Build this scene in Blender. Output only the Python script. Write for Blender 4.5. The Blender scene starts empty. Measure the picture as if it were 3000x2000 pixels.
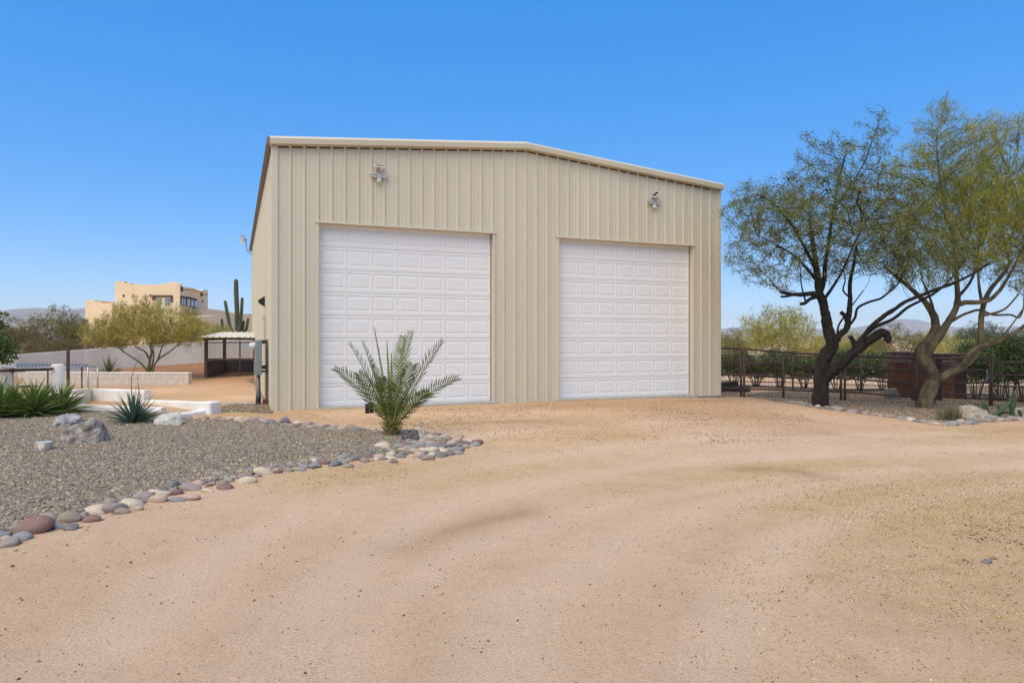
import bpy, math, random
import numpy as np
from mathutils import Vector, Matrix, Euler

random.seed(7)
RNG = np.random.default_rng(11)
SC = bpy.context.scene
COL = SC.collection
R = math.radians

# ------------------------------------------------------------------ camera
EYE = 1.555
FPX = 2020.0            # focal length in pixels of the 3000 px wide photograph
cam_d = bpy.data.cameras.new('camera')
cam_d.sensor_width = 36.0
cam_d.lens = 36.0 * FPX / 3000.0
cam_d.clip_start = 0.05
cam_d.clip_end = 12000
cam = bpy.data.objects.new('camera', cam_d)
cam.location = (0, 0, EYE)
cam.rotation_euler = (R(90), 0, 0)
COL.objects.link(cam)
SC.camera = cam

# ------------------------------------------------------------------ sky, sun, exposure
SUN_EL, SUN_AZ = 58.0, 212.0     # azimuth from +Y towards +X: the veiled sun stands to the left, behind the viewer
world = bpy.data.worlds.new('World')
SC.world = world
world.use_nodes = True
wn = world.node_tree
bg = wn.nodes['Background']
sky = wn.nodes.new('ShaderNodeTexSky')
sky.sky_type = 'NISHITA'
sky.sun_disc = False
sky.sun_elevation = R(SUN_EL)
sky.sun_rotation = R(SUN_AZ)
sky.altitude = 3000
sky.air_density = 1.0
sky.dust_density = 0.3
sky.ozone_density = 4.0
gam = wn.nodes.new('ShaderNodeGamma')               # even, deep blue of the photograph: compressed range, fuller colour, the same all round
gam.inputs[1].default_value = 0.33
hsv = wn.nodes.new('ShaderNodeHueSaturation')
hsv.inputs['Saturation'].default_value = 2.7
hsv.inputs['Hue'].default_value = 0.513
wn.links.new(sky.outputs[0], gam.inputs[0])
wn.links.new(gam.outputs[0], hsv.inputs['Color'])
wn.links.new(hsv.outputs[0], bg.inputs[0])
bg.inputs[1].default_value = 0.15

sun_d = bpy.data.lights.new('sun', 'SUN')
sun_d.energy = 1.2
sun_d.angle = R(75)
sun_d.color = (1.0, 0.86, 0.62)
sun = bpy.data.objects.new('sun', sun_d)
_az, _el = R(SUN_AZ), R(SUN_EL)
sdir = Vector((math.sin(_az) * math.cos(_el), math.cos(_az) * math.cos(_el), math.sin(_el)))
sun.rotation_euler = sdir.to_track_quat('Z', 'Y').to_euler()
COL.objects.link(sun)

SC.view_settings.view_transform = 'Standard'
SC.view_settings.look = 'None'
SC.view_settings.gamma = 1.0
SC.view_settings.exposure = 2.0
SC.view_settings.use_curve_mapping = False
SC.cycles.use_denoising = True
SC.cycles.max_bounces = 8
SC.cycles.transparent_max_bounces = 8

# ------------------------------------------------------------------ helpers
def sm(a, b, x):
    t = np.clip((np.asarray(x, float) - a) / (b - a), 0, 1)
    return t * t * (3 - 2 * t)

def vnoise(x, y, s, seed=0):
    """cheap smooth value noise, numpy"""
    x = np.asarray(x, float) / s + seed * 17.13
    y = np.asarray(y, float) / s - seed * 9.71
    xi, yi = np.floor(x), np.floor(y)
    fx, fy = x - xi, y - yi
    fx, fy = fx * fx * (3 - 2 * fx), fy * fy * (3 - 2 * fy)
    def hsh(a, b):
        v = np.sin(a * 127.1 + b * 311.7 + seed * 74.7) * 43758.5453
        return v - np.floor(v)
    return ((hsh(xi, yi) * (1 - fx) + hsh(xi + 1, yi) * fx) * (1 - fy) +
            (hsh(xi, yi + 1) * (1 - fx) + hsh(xi + 1, yi + 1) * fx) * fy) - 0.5

def height(x, y):
    """the lie of the land: level yard, falling to the right, banked behind the low walls on the left"""
    x = np.asarray(x, float); y = np.asarray(y, float)
    xr = np.minimum(x, 17.0)
    z = -0.033 * (np.log1p(np.exp(np.clip((xr - 4.2) * 1.6, -30, 30))) / 1.6)
    z = z + 0.45 * sm(25.5, 36.0, y) * sm(-24, -15, x) * (1 - sm(-9.5, -5.0, x))
    z = z + 0.10 * sm(19.5, 24.0, y) * sm(-12.5, -10.5, x) * (1 - sm(-9.5, -7.5, x)) * (1 - sm(27, 31, y))
    z = z + 1.0 * sm(38.0, 66.0, y) * (1 - sm(-6, 12, x))
    z = z + 0.55 * sm(60, 220, y)
    return z

def P(px, py, D):
    """the point seen at photograph pixel (px, py) at distance D along the view axis"""
    return Vector(((px - 1500.0) / FPX * D, D, EYE - (py - 1000.0) / FPX * D))

def G(px, py):
    """the point of the ground seen at photograph pixel (px, py)"""
    D = EYE * FPX / (py - 1000.0)
    for _ in range(30):
        x = (px - 1500.0) / FPX * D
        D = 0.5 * D + 0.5 * (EYE - float(height(x, D))) * FPX / (py - 1000.0)
    x = (px - 1500.0) / FPX * D
    return Vector((x, D, float(height(x, D))))

def H(x, y):
    return float(height(x, y))

def tag(o, label=None, cat=None, group=None, kind=None):
    if label: o['label'] = label
    if cat: o['category'] = cat
    if group: o['group'] = group
    if kind: o['kind'] = kind
    return o

def empty(name, loc=(0, 0, 0), rz=0.0, label=None, cat=None, group=None):
    o = bpy.data.objects.new(name, None)
    o.empty_display_size = 0.1
    o.location = loc
    o.rotation_euler = (0, 0, rz)
    COL.objects.link(o)
    return tag(o, label, cat, group)

def link(name, me, parent=None, loc=None, rot=None, scale=None):
    o = bpy.data.objects.new(name, me)
    if parent is not None: o.parent = parent
    if loc is not None: o.location = loc
    if rot is not None: o.rotation_euler = rot
    if scale is not None: o.scale = scale if hasattr(scale, '__len__') else (scale,) * 3
    COL.objects.link(o)
    return o

def copy_tree(o, parent=None):
    c = o.copy()
    COL.objects.link(c)
    c.parent = parent
    for ch in list(o.children):
        copy_tree(ch, c)
    return c

def np_mesh(name, verts, faces, mat=None, colors=None, smooth=False):
    """faces: (n,k) int array, all of one size"""
    verts = np.asarray(verts, np.float32).reshape(-1, 3)
    faces = np.asarray(faces, np.int32)
    n, k = faces.shape
    me = bpy.data.meshes.new(name)
    me.vertices.add(len(verts)); me.vertices.foreach_set('co', verts.ravel())
    me.loops.add(n * k); me.loops.foreach_set('vertex_index', faces.ravel())
    me.polygons.add(n)
    me.polygons.foreach_set('loop_start', np.arange(0, n * k, k, dtype=np.int32))
    if smooth: me.polygons.foreach_set('use_smooth', np.ones(n, bool))
    me.update(calc_edges=True)
    if colors is not None:
        a = me.color_attributes.new('tint', 'FLOAT_COLOR', 'POINT')
        c = np.ones((len(verts), 4), np.float32); c[:, :3] = np.asarray(colors)[:, :3]
        a.data.foreach_set('color', c.ravel())
    if mat: me.materials.append(mat)
    return me

class MB:
    """collects shapes for ONE mesh object"""
    def __init__(s): s.v = []; s.f = []; s.sm = []
    def add(s, vs, fs, smooth=False):
        b = len(s.v); s.v += [tuple(v) for v in vs]
        s.f += [tuple(i + b for i in f) for f in fs]; s.sm += [smooth] * len(fs)
        return s
    def box(s, a, b, bev=0.0, M=None):
        x0, y0, z0 = a; x1, y1, z1 = b
        if bev <= 0:
            vs = [(x0,y0,z0),(x1,y0,z0),(x1,y1,z0),(x0,y1,z0),(x0,y0,z1),(x1,y0,z1),(x1,y1,z1),(x0,y1,z1)]
            fs = [(0,3,2,1),(4,5,6,7),(0,1,5,4),(1,2,6,5),(2,3,7,6),(3,0,4,7)]
        else:
            c = bev
            def ring(i, z):
                return [(x0+c+i,y0+i,z),(x1-c-i,y0+i,z),(x1-i,y0+c+i,z),(x1-i,y1-c-i,z),(x1-c-i,y1-i,z),(x0+c+i,y1-i,z),(x0+i,y1-c-i,z),(x0+i,y0+c+i,z)]
            vs = ring(c, z0) + ring(0, z0 + c) + ring(0, z1 - c) + ring(c, z1)
            fs = [tuple(range(7, -1, -1)), tuple(range(24, 32))]
            for k in range(3):
                for j in range(8):
                    fs.append((k*8+j, k*8+(j+1) % 8, (k+1)*8+(j+1) % 8, (k+1)*8+j))
        if M is not None: vs = [M @ Vector(v) for v in vs]
        return s.add(vs, fs)
    def tube(s, pts, r, n=8, caps=True, smooth=True):
        pts = [Vector(p) for p in pts]
        rr = r if hasattr(r, '__len__') else [r] * len(pts)
        d0 = (pts[1] - pts[0]).normalized()
        ref = Vector((0, 0, 1)) if abs(d0.z) < 0.9 else Vector((1, 0, 0))
        u = d0.cross(ref).normalized()
        vs = []
        for i, p in enumerate(pts):
            if i == 0: d = pts[1] - pts[0]
            elif i == len(pts) - 1: d = pts[-1] - pts[-2]
            else: d = (pts[i+1] - pts[i]).normalized() + (pts[i] - pts[i-1]).normalized()
            d = d.normalized() if d.length > 1e-9 else d0
            u = (u - d * u.dot(d)).normalized(); w = d.cross(u)
            for k in range(n):
                a = 2 * math.pi * k / n
                vs.append(p + (u * math.cos(a) + w * math.sin(a)) * rr[i])
        b = len(s.v); s.v += [tuple(v) for v in vs]
        for i in range(len(pts) - 1):
            for k in range(n):
                s.f.append((b+i*n+k, b+i*n+(k+1) % n, b+(i+1)*n+(k+1) % n, b+(i+1)*n+k)); s.sm.append(smooth)
        if caps:
            s.f.append(tuple(b+k for k in range(n-1, -1, -1))); s.sm.append(False)
            m = b + (len(pts)-1)*n
            s.f.append(tuple(m+k for k in range(n))); s.sm.append(False)
        return s
    def prism(s, prof, axis_pts):
        """profile [(a,b)..] placed by functions in axis_pts: list of callables/lists of vectors per profile point"""
        n = len(prof); b = len(s.v)
        for fn in axis_pts:
            s.v += [tuple(fn(a, c)) for a, c in prof]
        for i in range(len(axis_pts) - 1):
            for k in range(n):
                s.f.append((b+i*n+k, b+i*n+(k+1) % n, b+(i+1)*n+(k+1) % n, b+(i+1)*n+k)); s.sm.append(False)
        s.f.append(tuple(b+k for k in range(n-1, -1, -1))); s.sm.append(False)
        m = b + (len(axis_pts)-1)*n
        s.f.append(tuple(m+k for k in range(n))); s.sm.append(False)
        return s
    def mesh(s, name, mat=None):
        me = bpy.data.meshes.new(name)
        me.from_pydata(s.v, [], s.f)
        me.polygons.foreach_set('use_smooth', s.sm)
        me.update()
        if mat: me.materials.append(mat)
        return me
    def build(s, name, mat, parent=None, loc=None, rot=None):
        return link(name, s.mesh(name, mat), parent, loc, rot)

# ------------------------------------------------------------------ materials
def new_mat(name):
    m = bpy.data.materials.new(name); m.use_nodes = True
    nt = m.node_tree
    return m, nt, nt.nodes['Principled BSDF']

def nd(nt, t, **kw):
    n = nt.nodes.new(t)
    for k, v in kw.items():
        if k.startswith('i_'):
            key = k[2:]
            n.inputs[int(key) if key.isdigit() else key].default_value = v
        else: setattr(n, k, v)
    return n

def ramp(nt, fac, stops):
    r = nt.nodes.new('ShaderNodeValToRGB')
    el = r.color_ramp.elements
    while len(el) < len(stops): el.new(0.5)
    for e, (p, c) in zip(el, stops):
        e.position = p; e.color = (*c, 1) if len(c) == 3 else c
    nt.links.new(fac, r.inputs[0])
    return r.outputs[0]

def mixc(nt, fac, a, b, mode='MIX'):
    m = nt.nodes.new('ShaderNodeMix'); m.data_type = 'RGBA'; m.blend_type = mode
    for s, v in ((0, fac), (6, a), (7, b)):
        if hasattr(v, 'links') or isinstance(v, bpy.types.NodeSocket): nt.links.new(v, m.inputs[s])
        elif s == 0: m.inputs[0].default_value = v
        else: m.inputs[s].default_value = (*v, 1)
    return m.outputs[2]

def noise(nt, coord, scale, detail=4, rough=0.55, dist=0.0):
    n = nd(nt, 'ShaderNodeTexNoise'); n.inputs['Scale'].default_value = scale
    n.inputs['Detail'].default_value = detail; n.inputs['Roughness'].default_value = rough
    n.inputs['Distortion'].default_value = dist
    nt.links.new(coord, n.inputs['Vector'])
    return n.outputs[0]

def bump(nt, bsdf, h, strength=0.3, dist=0.01):
    b = nd(nt, 'ShaderNodeBump'); b.inputs['Strength'].default_value = strength; b.inputs['Distance'].default_value = dist
    nt.links.new(h, b.inputs['Height']); nt.links.new(b.outputs[0], bsdf.inputs['Normal'])

MATS = {}
def mat(name, c, c2=None, scale=4.0, rough=0.7, metal=0.0, bs=0.0, bscale=60.0, bd=0.005, contrast=(0.35, 0.65), stretch=None, spec=0.5):
    """two-tone noise colour with fine relief"""
    if name in MATS: return MATS[name]
    m, nt, b = new_mat(name)
    b.inputs['Roughness'].default_value = rough
    b.inputs['Metallic'].default_value = metal
    b.inputs['Specular IOR Level'].default_value = spec
    tc = nd(nt, 'ShaderNodeTexCoord').outputs['Object']
    if stretch:
        mp = nd(nt, 'ShaderNodeMapping'); mp.inputs['Scale'].default_value = stretch
        nt.links.new(tc, mp.inputs['Vector']); tc = mp.outputs[0]
    if c2:
        col = ramp(nt, noise(nt, tc, scale, 5), [(contrast[0], c), (contrast[1], c2)])
        nt.links.new(col, b.inputs['Base Color'])
    else:
        b.inputs['Base Color'].default_value = (*c, 1)
    if bs > 0: bump(nt, b, noise(nt, tc, bscale, 6, 0.6), bs, bd)
    MATS[name] = m
    return m

def leaf_mat(name, c, rough=0.6, trans=0.25, spec=0.3):
    """leaf colour = c times the per-leaf tint attribute, partly translucent"""
    m, nt, b = new_mat(name)
    at = nd(nt, 'ShaderNodeAttribute', attribute_name='tint')
    col = mixc(nt, 1.0, at.outputs['Color'], c, 'MULTIPLY')
    nt.links.new(col, b.inputs['Base Color'])
    b.inputs['Roughness'].default_value = rough
    b.inputs['Specular IOR Level'].default_value = spec
    tr = nd(nt, 'ShaderNodeBsdfTranslucent'); nt.links.new(col, tr.inputs[0])
    mx = nd(nt, 'ShaderNodeMixShader'); mx.inputs[0].default_value = trans
    nt.links.new(b.outputs[0], mx.inputs[1]); nt.links.new(tr.outputs[0], mx.inputs[2])
    nt.links.new(mx.outputs[0], nt.nodes['Material Output'].inputs[0])
    MATS[name] = m
    return m

def tint_mat(name, rough=0.85, grain=80.0, bs=0.3, gain=1.0):
    """colour from the tint attribute with a little grain"""
    m, nt, b = new_mat(name)
    at = nd(nt, 'ShaderNodeAttribute', attribute_name='tint')
    tc = nd(nt, 'ShaderNodeTexCoord').outputs['Object']
    g = ramp(nt, noise(nt, tc, grain, 3), [(0.3, (0.72,) * 3), (0.7, (1.2,) * 3)])
    nt.links.new(mixc(nt, 1.0, at.outputs['Color'], g, 'MULTIPLY'), b.inputs['Base Color'])
    b.inputs['Roughness'].default_value = rough
    b.inputs['Specular IOR Level'].default_value = 0.25
    MATS[name] = m
    return m

TAN = mat('tan_painted_steel', (0.555, 0.495, 0.36), (0.59, 0.53, 0.395), scale=0.8, rough=0.45, bs=0.04, bscale=7, stretch=(1, 1, 0.25))
TAN_TRIM = mat('tan_trim_steel', (0.565, 0.505, 0.38), (0.585, 0.525, 0.395), scale=1.5, rough=0.42)
TAN_DARK = mat('brown_eave_steel', (0.16, 0.13, 0.10), rough=0.5)
DOORW = mat('white_painted_steel', (0.725, 0.712, 0.685), (0.755, 0.742, 0.715), scale=2.5, rough=0.42, bs=0.05, bscale=180, bd=0.002, stretch=(1, 1, 8))
RUBBER = mat('black_rubber', (0.012, 0.012, 0.013), rough=0.7)
CONC = mat('concrete', (0.33, 0.30, 0.26), (0.45, 0.42, 0.37), scale=9, rough=0.9, bs=0.4, bscale=40)
STUCCO = mat('white_stucco', (0.66, 0.63, 0.57), (0.78, 0.76, 0.71), scale=1.3, rough=0.92, bs=0.35, bscale=34, bd=0.012, contrast=(0.3, 0.62))
STUCCO_OLD = mat('weathered_white_block', (0.50, 0.43, 0.36), (0.70, 0.65, 0.58), scale=1.6, rough=0.92, bs=0.35, bscale=25, bd=0.012)
STUCCO_GREY = mat('pale_grey_stucco', (0.46, 0.43, 0.40), (0.57, 0.54, 0.50), scale=0.9, rough=0.92, bs=0.3, bscale=20, bd=0.012)
RUST = mat('brown_rusty_steel', (0.045, 0.025, 0.02), (0.10, 0.05, 0.036), scale=9, rough=0.7, bs=0.15, bscale=80)
CORTEN = mat('orange_weathering_steel', (0.085, 0.026, 0.012), (0.15, 0.05, 0.02), scale=3, rough=0.8, bs=0.2, bscale=60)
CORTEN_DK = mat('dark_weathering_steel', (0.028, 0.012, 0.009), (0.05, 0.022, 0.014), scale=3, rough=0.8)
GALV = mat('galvanised_steel', (0.30, 0.31, 0.32), (0.42, 0.43, 0.44), scale=20, rough=0.45, metal=0.5)
GALVR = mat('grey_corrugated_steel', (0.09, 0.095, 0.10), (0.13, 0.137, 0.145), scale=4, rough=0.7, metal=0.0)
WHITEP = mat('white_plastic', (0.74, 0.74, 0.73), rough=0.4)
GREYP = mat('grey_plastic', (0.45, 0.45, 0.46), rough=0.45)
DARKGLASS = mat('dark_solar_glass', (0.02, 0.022, 0.03), rough=0.15)
BLACKP = mat('black_painted_metal', (0.010, 0.011, 0.014), rough=0.45)
METERG = mat('grey_green_enamel', (0.19, 0.235, 0.24), (0.23, 0.275, 0.28), scale=6, rough=0.5)
ADOBE = mat('tan_adobe_stucco', (0.70, 0.54, 0.34), (0.76, 0.60, 0.39), scale=0.5, rough=0.95, bs=0.2, bscale=6, bd=0.03)
DKWOOD = mat('dark_brown_wood', (0.075, 0.03, 0.018), (0.12, 0.05, 0.03), scale=6, rough=0.8)
GLASS = mat('blue_grey_window_glass', (0.12, 0.16, 0.20), rough=0.08, spec=0.8)
CREAM = mat('cream_painted_wood', (0.60, 0.52, 0.36), rough=0.6)
# ------------------------------------------------------------------ ground
def polyline_dist(x, y, pts):
    d = np.full(np.shape(x), 1e9)
    for (x0, y0), (x1, y1) in zip(pts[:-1], pts[1:]):
        dx, dy = x1 - x0, y1 - y0
        t = np.clip(((x - x0) * dx + (y - y0) * dy) / (dx * dx + dy * dy + 1e-9), 0, 1)
        d = np.minimum(d, np.hypot(x - x0 - t * dx, y - y0 - t * dy))
    return d

def smooth_line(pts, n=8):
    out = []
    p = [pts[0]] + list(pts) + [pts[-1]]
    for i in range(1, len(p) - 2):
        for k in range(n):
            t = k / n
            out.append(tuple(0.5 * ((2*b) + (-a+c)*t + (2*a-5*b+4*c-d)*t*t + (-a+3*b-3*c+d)*t**3)
                             for a, b, c, d in zip(p[i-1], p[i], p[i+1], p[i+2])))
    out.append(tuple(pts[-1]))
    return out

def gxy(px, py):
    g = G(px, py); return (g.x, g.y)

# wheel tracks that sweep round from the front towards the right-hand drive (taken at their places in the yard)
TRACKS = [smooth_line([gxy(*p) for p in t]) for t in (
    [(760, 2300), (880, 1950), (1080, 1640), (1400, 1455), (1900, 1365), (2500, 1325), (3300, 1300)],
    [(1300, 2400), (1480, 1960), (1640, 1700), (1960, 1530), (2400, 1420), (3300, 1340)],
    [(300, 1900), (620, 1640), (1050, 1450), (1500, 1350), (2000, 1290), (2800, 1270)],
    [(2100, 1950), (2250, 1650), (2600, 1480), (3200, 1400)],
    [(1250, 1300), (1550, 1260), (1900, 1240), (2350, 1240)],
    [(1000, 1950), (1230, 1720), (1500, 1560), (2000, 1440), (2700, 1370)])]
STAINS = [([(1200, 1600), (1330, 1550), (1430, 1525), (1520, 1505)], 0.15),
          ([(2200, 1372), (2290, 1378), (2360, 1388)], 0.16), ([(1300, 1240), (1560, 1232)], 0.18), ([(2260, 1272), (2420, 1268)], 0.2)]
STAINS = [([gxy(*p) for p in t], w) for t, w in STAINS]

def axis(fine0, fine1, step, lo, hi, g=1.13):
    a = list(np.arange(fine0, fine1 + step / 2, step))
    s, v = step, fine1
    while v < hi: s *= g; v += s; a.append(v)
    s, v = step, fine0
    left = []
    while v > lo: s *= g; v -= s; left.append(v)
    return np.array(left[::-1] + a)

xs = axis(-9.0, 9.5, 0.07, -6000, 6000)
ys = axis(2.6, 17.0, 0.07, -400, 9000)
GX, GY = np.meshgrid(xs, ys)
GZ = height(GX, GY)
near = (1 - sm(20, 30, np.hypot(GX, GY)))
warp = vnoise(GX, GY, 1.4, 3) * 0.3 + vnoise(GX, GY, 0.5, 4) * 0.1
track = np.zeros_like(GX)
for i, t in enumerate(TRACKS):
    for off in (0.0,):
        d = np.full(GX.shape, 9.0)
        msk = near > 0
        d[msk] = polyline_dist(GX[msk] + warp[msk], GY[msk] + warp[msk] * 0.6, t)
        w = 0.32 if i < 3 else 0.24
        k = np.exp(-(d / w) ** 2) * (0.55 + 0.9 * (vnoise(GX, GY, 2.2, 20 + i) + 0.5))
        track = np.maximum(track, k)
        GZ += near * (-0.007 * np.exp(-(d / (w * 0.8)) ** 2) + 0.005 * np.exp(-((d - w * 1.7) / (w * 0.6)) ** 2))
stain = np.zeros_like(GX)
for t, w in STAINS:
    d = polyline_dist(GX + warp * 0.8, GY + warp * 0.5, t)
    stain = np.maximum(stain, np.exp(-(d / (w * 1.35)) ** 1.3))
GZ += near * (vnoise(GX, GY, 1.1, 1) * 0.02 + vnoise(GX, GY, 0.34, 2) * 0.012 + vnoise(GX, GY, 0.15, 6) * 0.010)
GZ -= 0.006 * stain * near
def track_coords(pts, off):
    """arc length and signed offset of every ground vertex from a wheel path"""
    d = np.full(GX.shape, 9.0); sgn = np.zeros(GX.shape); ss = np.zeros(GX.shape); acc = 0.0
    for (x0, y0), (x1, y1) in zip(pts[:-1], pts[1:]):
        dx, dy = x1 - x0, y1 - y0; l = math.hypot(dx, dy); ox, oy = -dy / l * off, dx / l * off
        t = np.clip(((GX - x0 - ox) * dx + (GY - y0 - oy) * dy) / (l * l), 0, 1)
        ex, ey = GX - x0 - ox - t * dx, GY - y0 - oy - t * dy; dd = np.hypot(ex, ey); u = dd < d
        d[u] = dd[u]; sgn[u] = ((ex * -dy + ey * dx) / l)[u]; ss[u] = acc + (t * l)[u]; acc += l
    return d, sgn, ss
tread = np.zeros(GX.shape + (4,), np.float32); bestd = np.full(GX.shape, 9.0)
for i, off in ((0, 0.0), (5, 0.0), (1, 0.0), (2, 0.35), (4, 0.0), (3, 0.1)):
    d, sg_, ss_ = track_coords(TRACKS[i], off); u = d < bestd; bestd[u] = d[u]
    mk = (1 - sm(0.10, 0.17, d)) * sm(-0.22, 0.12, vnoise(GX, GY, 1.6, 70 + i) + 0.4 * vnoise(GX, GY, 0.4, 80 + i))
    tread[u] = np.stack([ss_, sg_, mk, np.ones_like(mk)], -1)[u]
# keep the dirt below the slab and level along the building
loose = sm(0.35, 0.75, 0.5 + 0.5 * vnoise(GX, GY, 1.7, 8) + 0.35 * sm(0.8, 3.0, GX - 0.12 * GY) * (1 - sm(7.5, 10.5, GY)) + 0.12 * vnoise(GX, GY, 0.4, 9)) * (1 - 0.8 * track)
red = sm(20, 29, GY) * sm(-26, -19, GX) * (1 - sm(-9, -6, GX)) * (1 - sm(42, 50, GY))
damp = sm(10.5, 14.5, GY) * (0.5 + vnoise(GX, GY, 2.0, 12)) * (1 - sm(24, 40, GY))
ny, nx = GX.shape
idx = np.arange(ny * nx).reshape(ny, nx)
F = np.stack([idx[:-1, :-1], idx[:-1, 1:], idx[1:, 1:], idx[1:, :-1]], -1).reshape(-1, 4)

m, nt, b = new_mat('desert_dirt')
tc = nd(nt, 'ShaderNodeTexCoord').outputs['Object']
def attr(n): return nd(nt, 'ShaderNodeAttribute', attribute_name=n)
a1 = nd(nt, 'ShaderNodeSeparateColor'); nt.links.new(attr('tint').outputs['Color'], a1.inputs[0])
a2 = nd(nt, 'ShaderNodeSeparateColor'); nt.links.new(attr('tint2').outputs['Color'], a2.inputs[0])
n_big = noise(nt, tc, 0.9, 6, 0.6, 0.4)
n_mid = noise(nt, tc, 5.0, 6, 0.65, 0.3)
n_fine = noise(nt, tc, 55, 5, 0.7)
n_grit = noise(nt, tc, 210, 3, 0.7)
base = ramp(nt, n_big, [(0.25, (0.595, 0.415, 0.268)), (0.5, (0.645, 0.452, 0.296)), (0.78, (0.685, 0.492, 0.33))])
base = mixc(nt, 0.55, base, ramp(nt, n_mid, [(0.3, (0.85, 0.82, 0.79)), (0.5, (1, 1, 1)), (0.8, (1.05, 1.05, 1.05))]), 'MULTIPLY')
base = mixc(nt, a1.outputs[0], base, (0.72, 0.53, 0.372))                   # compacted tracks, paler
base = mixc(nt, a1.outputs[2], base, ramp(nt, n_mid, [(0.3, (0.45, 0.285, 0.105)), (0.7, (0.61, 0.41, 0.18))]))  # loose yellow grit
base = mixc(nt, a2.outputs[0], base, (0.27, 0.135, 0.062))                  # red-brown bank
base = mixc(nt, a2.outputs[1], base, (0.43, 0.27, 0.15))                   # browner soil by the building
base = mixc(nt, a1.outputs[1], base, (0.33, 0.20, 0.11))                    # damp stains
base = mixc(nt, 0.85, base, ramp(nt, n_fine, [(0.30, (0.66, 0.61, 0.57)), (0.44, (0.99, 0.98, 0.97)), (0.66, (1.14, 1.13, 1.12))]), 'MULTIPLY')
base = mixc(nt, 0.7, base, ramp(nt, n_grit, [(0.25, (0.4, 0.37, 0.35)), (0.48, (1, 1, 1)), (0.8, (1.3, 1.28, 1.25))]), 'MULTIPLY')
nt.links.new(base, b.inputs['Base Color'])
b.inputs['Roughness'].default_value = 0.95
b.inputs['Specular IOR Level'].default_value = 0.1
hh = nd(nt, 'ShaderNodeMath', operation='ADD'); nt.links.new(n_fine, hh.inputs[0])
h2 = nd(nt, 'ShaderNodeMath', operation='MULTIPLY', i_1=0.5); nt.links.new(n_grit, h2.inputs[0]); nt.links.new(h2.outputs[0], hh.inputs[1])
tr = nd(nt, 'ShaderNodeSeparateXYZ'); nt.links.new(attr('tread').outputs['Vector'], tr.inputs[0])
def mth(op, a, b_=None):
    n = nd(nt, 'ShaderNodeMath', operation=op)
    for i, v in enumerate((a, b_)):
        if v is None: continue
        if isinstance(v, (int, float)): n.inputs[i].default_value = v
        else: nt.links.new(v, n.inputs[i])
    return n.outputs[0]
ph = mth('MULTIPLY', mth('ADD', tr.outputs[0], mth('MULTIPLY', mth('ABSOLUTE', tr.outputs[1]), 0.7)), 118.0)
ribs_ = mth('MULTIPLY', mth('SINE', ph), mth('MULTIPLY', mth('MULTIPLY', tr.outputs[2], n_mid), 0.16))
hh2 = mth('ADD', hh.outputs[0], ribs_)
bump(nt, b, hh2, 0.9, 0.022)
DIRT = m
me = np_mesh('ground', np.stack([GX, GY, GZ], -1), F, DIRT, np.stack([np.clip(track, 0, 1) * 0.55 * near, np.clip(stain * 0.5 * (0.55 + 0.9 * (vnoise(GX, GY, 0.5, 50) + 0.5)), 0, 0.6), loose * 0.55 * near], -1).reshape(-1, 3), smooth=True)
a = me.color_attributes.new('tint2', 'FLOAT_COLOR', 'POINT')
c = np.ones((ny * nx, 4), np.float32); c[:, 0] = red.ravel(); c[:, 1] = np.clip(damp, 0, 1).ravel() * 0.75; c[:, 2] = 0
a.data.foreach_set('color', c.ravel())
a = me.attributes.new('tread', 'FLOAT_VECTOR', 'POINT'); a.data.foreach_set('vector', np.ascontiguousarray(tread[..., :3].reshape(-1, 3)).ravel())
ground = link('ground', me); tag(ground, 'tan dirt yard with faint wheel tracks', 'ground', kind='structure')

def zg(x, y):
    """height of the built ground sheet"""
    x = np.asarray(x, float); y = np.asarray(y, float)
    i = np.clip(np.searchsorted(xs, x) - 1, 0, nx - 2); j = np.clip(np.searchsorted(ys, y) - 1, 0, ny - 2)
    fx = (x - xs[i]) / (xs[i+1] - xs[i]); fy = (y - ys[j]) / (ys[j+1] - ys[j])
    return (GZ[j, i]*(1-fx) + GZ[j, i+1]*fx)*(1-fy) + (GZ[j+1, i]*(1-fx) + GZ[j+1, i+1]*fx)*fy

def in_poly(x, y, poly):
    c = np.zeros(x.shape, bool); n = len(poly)
    for k in range(n):
        x0, y0 = poly[k]; x1, y1 = poly[(k+1) % n]
        cond = ((y0 > y) != (y1 > y)) & (x < (x1 - x0) * (y - y0) / (y1 - y0 + 1e-12) + x0)
        c ^= cond
    return c

def sheet(name, poly, step, lift, mat_, label, edge=0.25):
    """a thin sheet of gravel lying on the dirt, irregular at its rim"""
    p = np.array(poly); lo, hi = p.min(0), p.max(0)
    gx = np.arange(lo[0], hi[0] + step, step); gy = np.arange(lo[1], hi[1] + step, step)
    X, Y = np.meshgrid(gx, gy)
    Z = zg(X, Y) + lift
    ins = in_poly(X + vnoise(X, Y, 0.3, 31) * edge * 0.6, Y + vnoise(X, Y, 0.3, 32) * edge * 0.6, poly)
    Z = np.where(ins, Z, zg(X, Y) - 0.03)
    k = np.arange(X.size).reshape(X.shape)
    f = np.stack([k[:-1, :-1], k[:-1, 1:], k[1:, 1:], k[1:, :-1]], -1).reshape(-1, 4)
    keep = ins.ravel()[f].any(1)
    o = link(name, np_mesh(name, np.stack([X, Y, Z], -1), f[keep], mat_, smooth=True))
    return tag(o, label, 'gravel', kind='structure')

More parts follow.
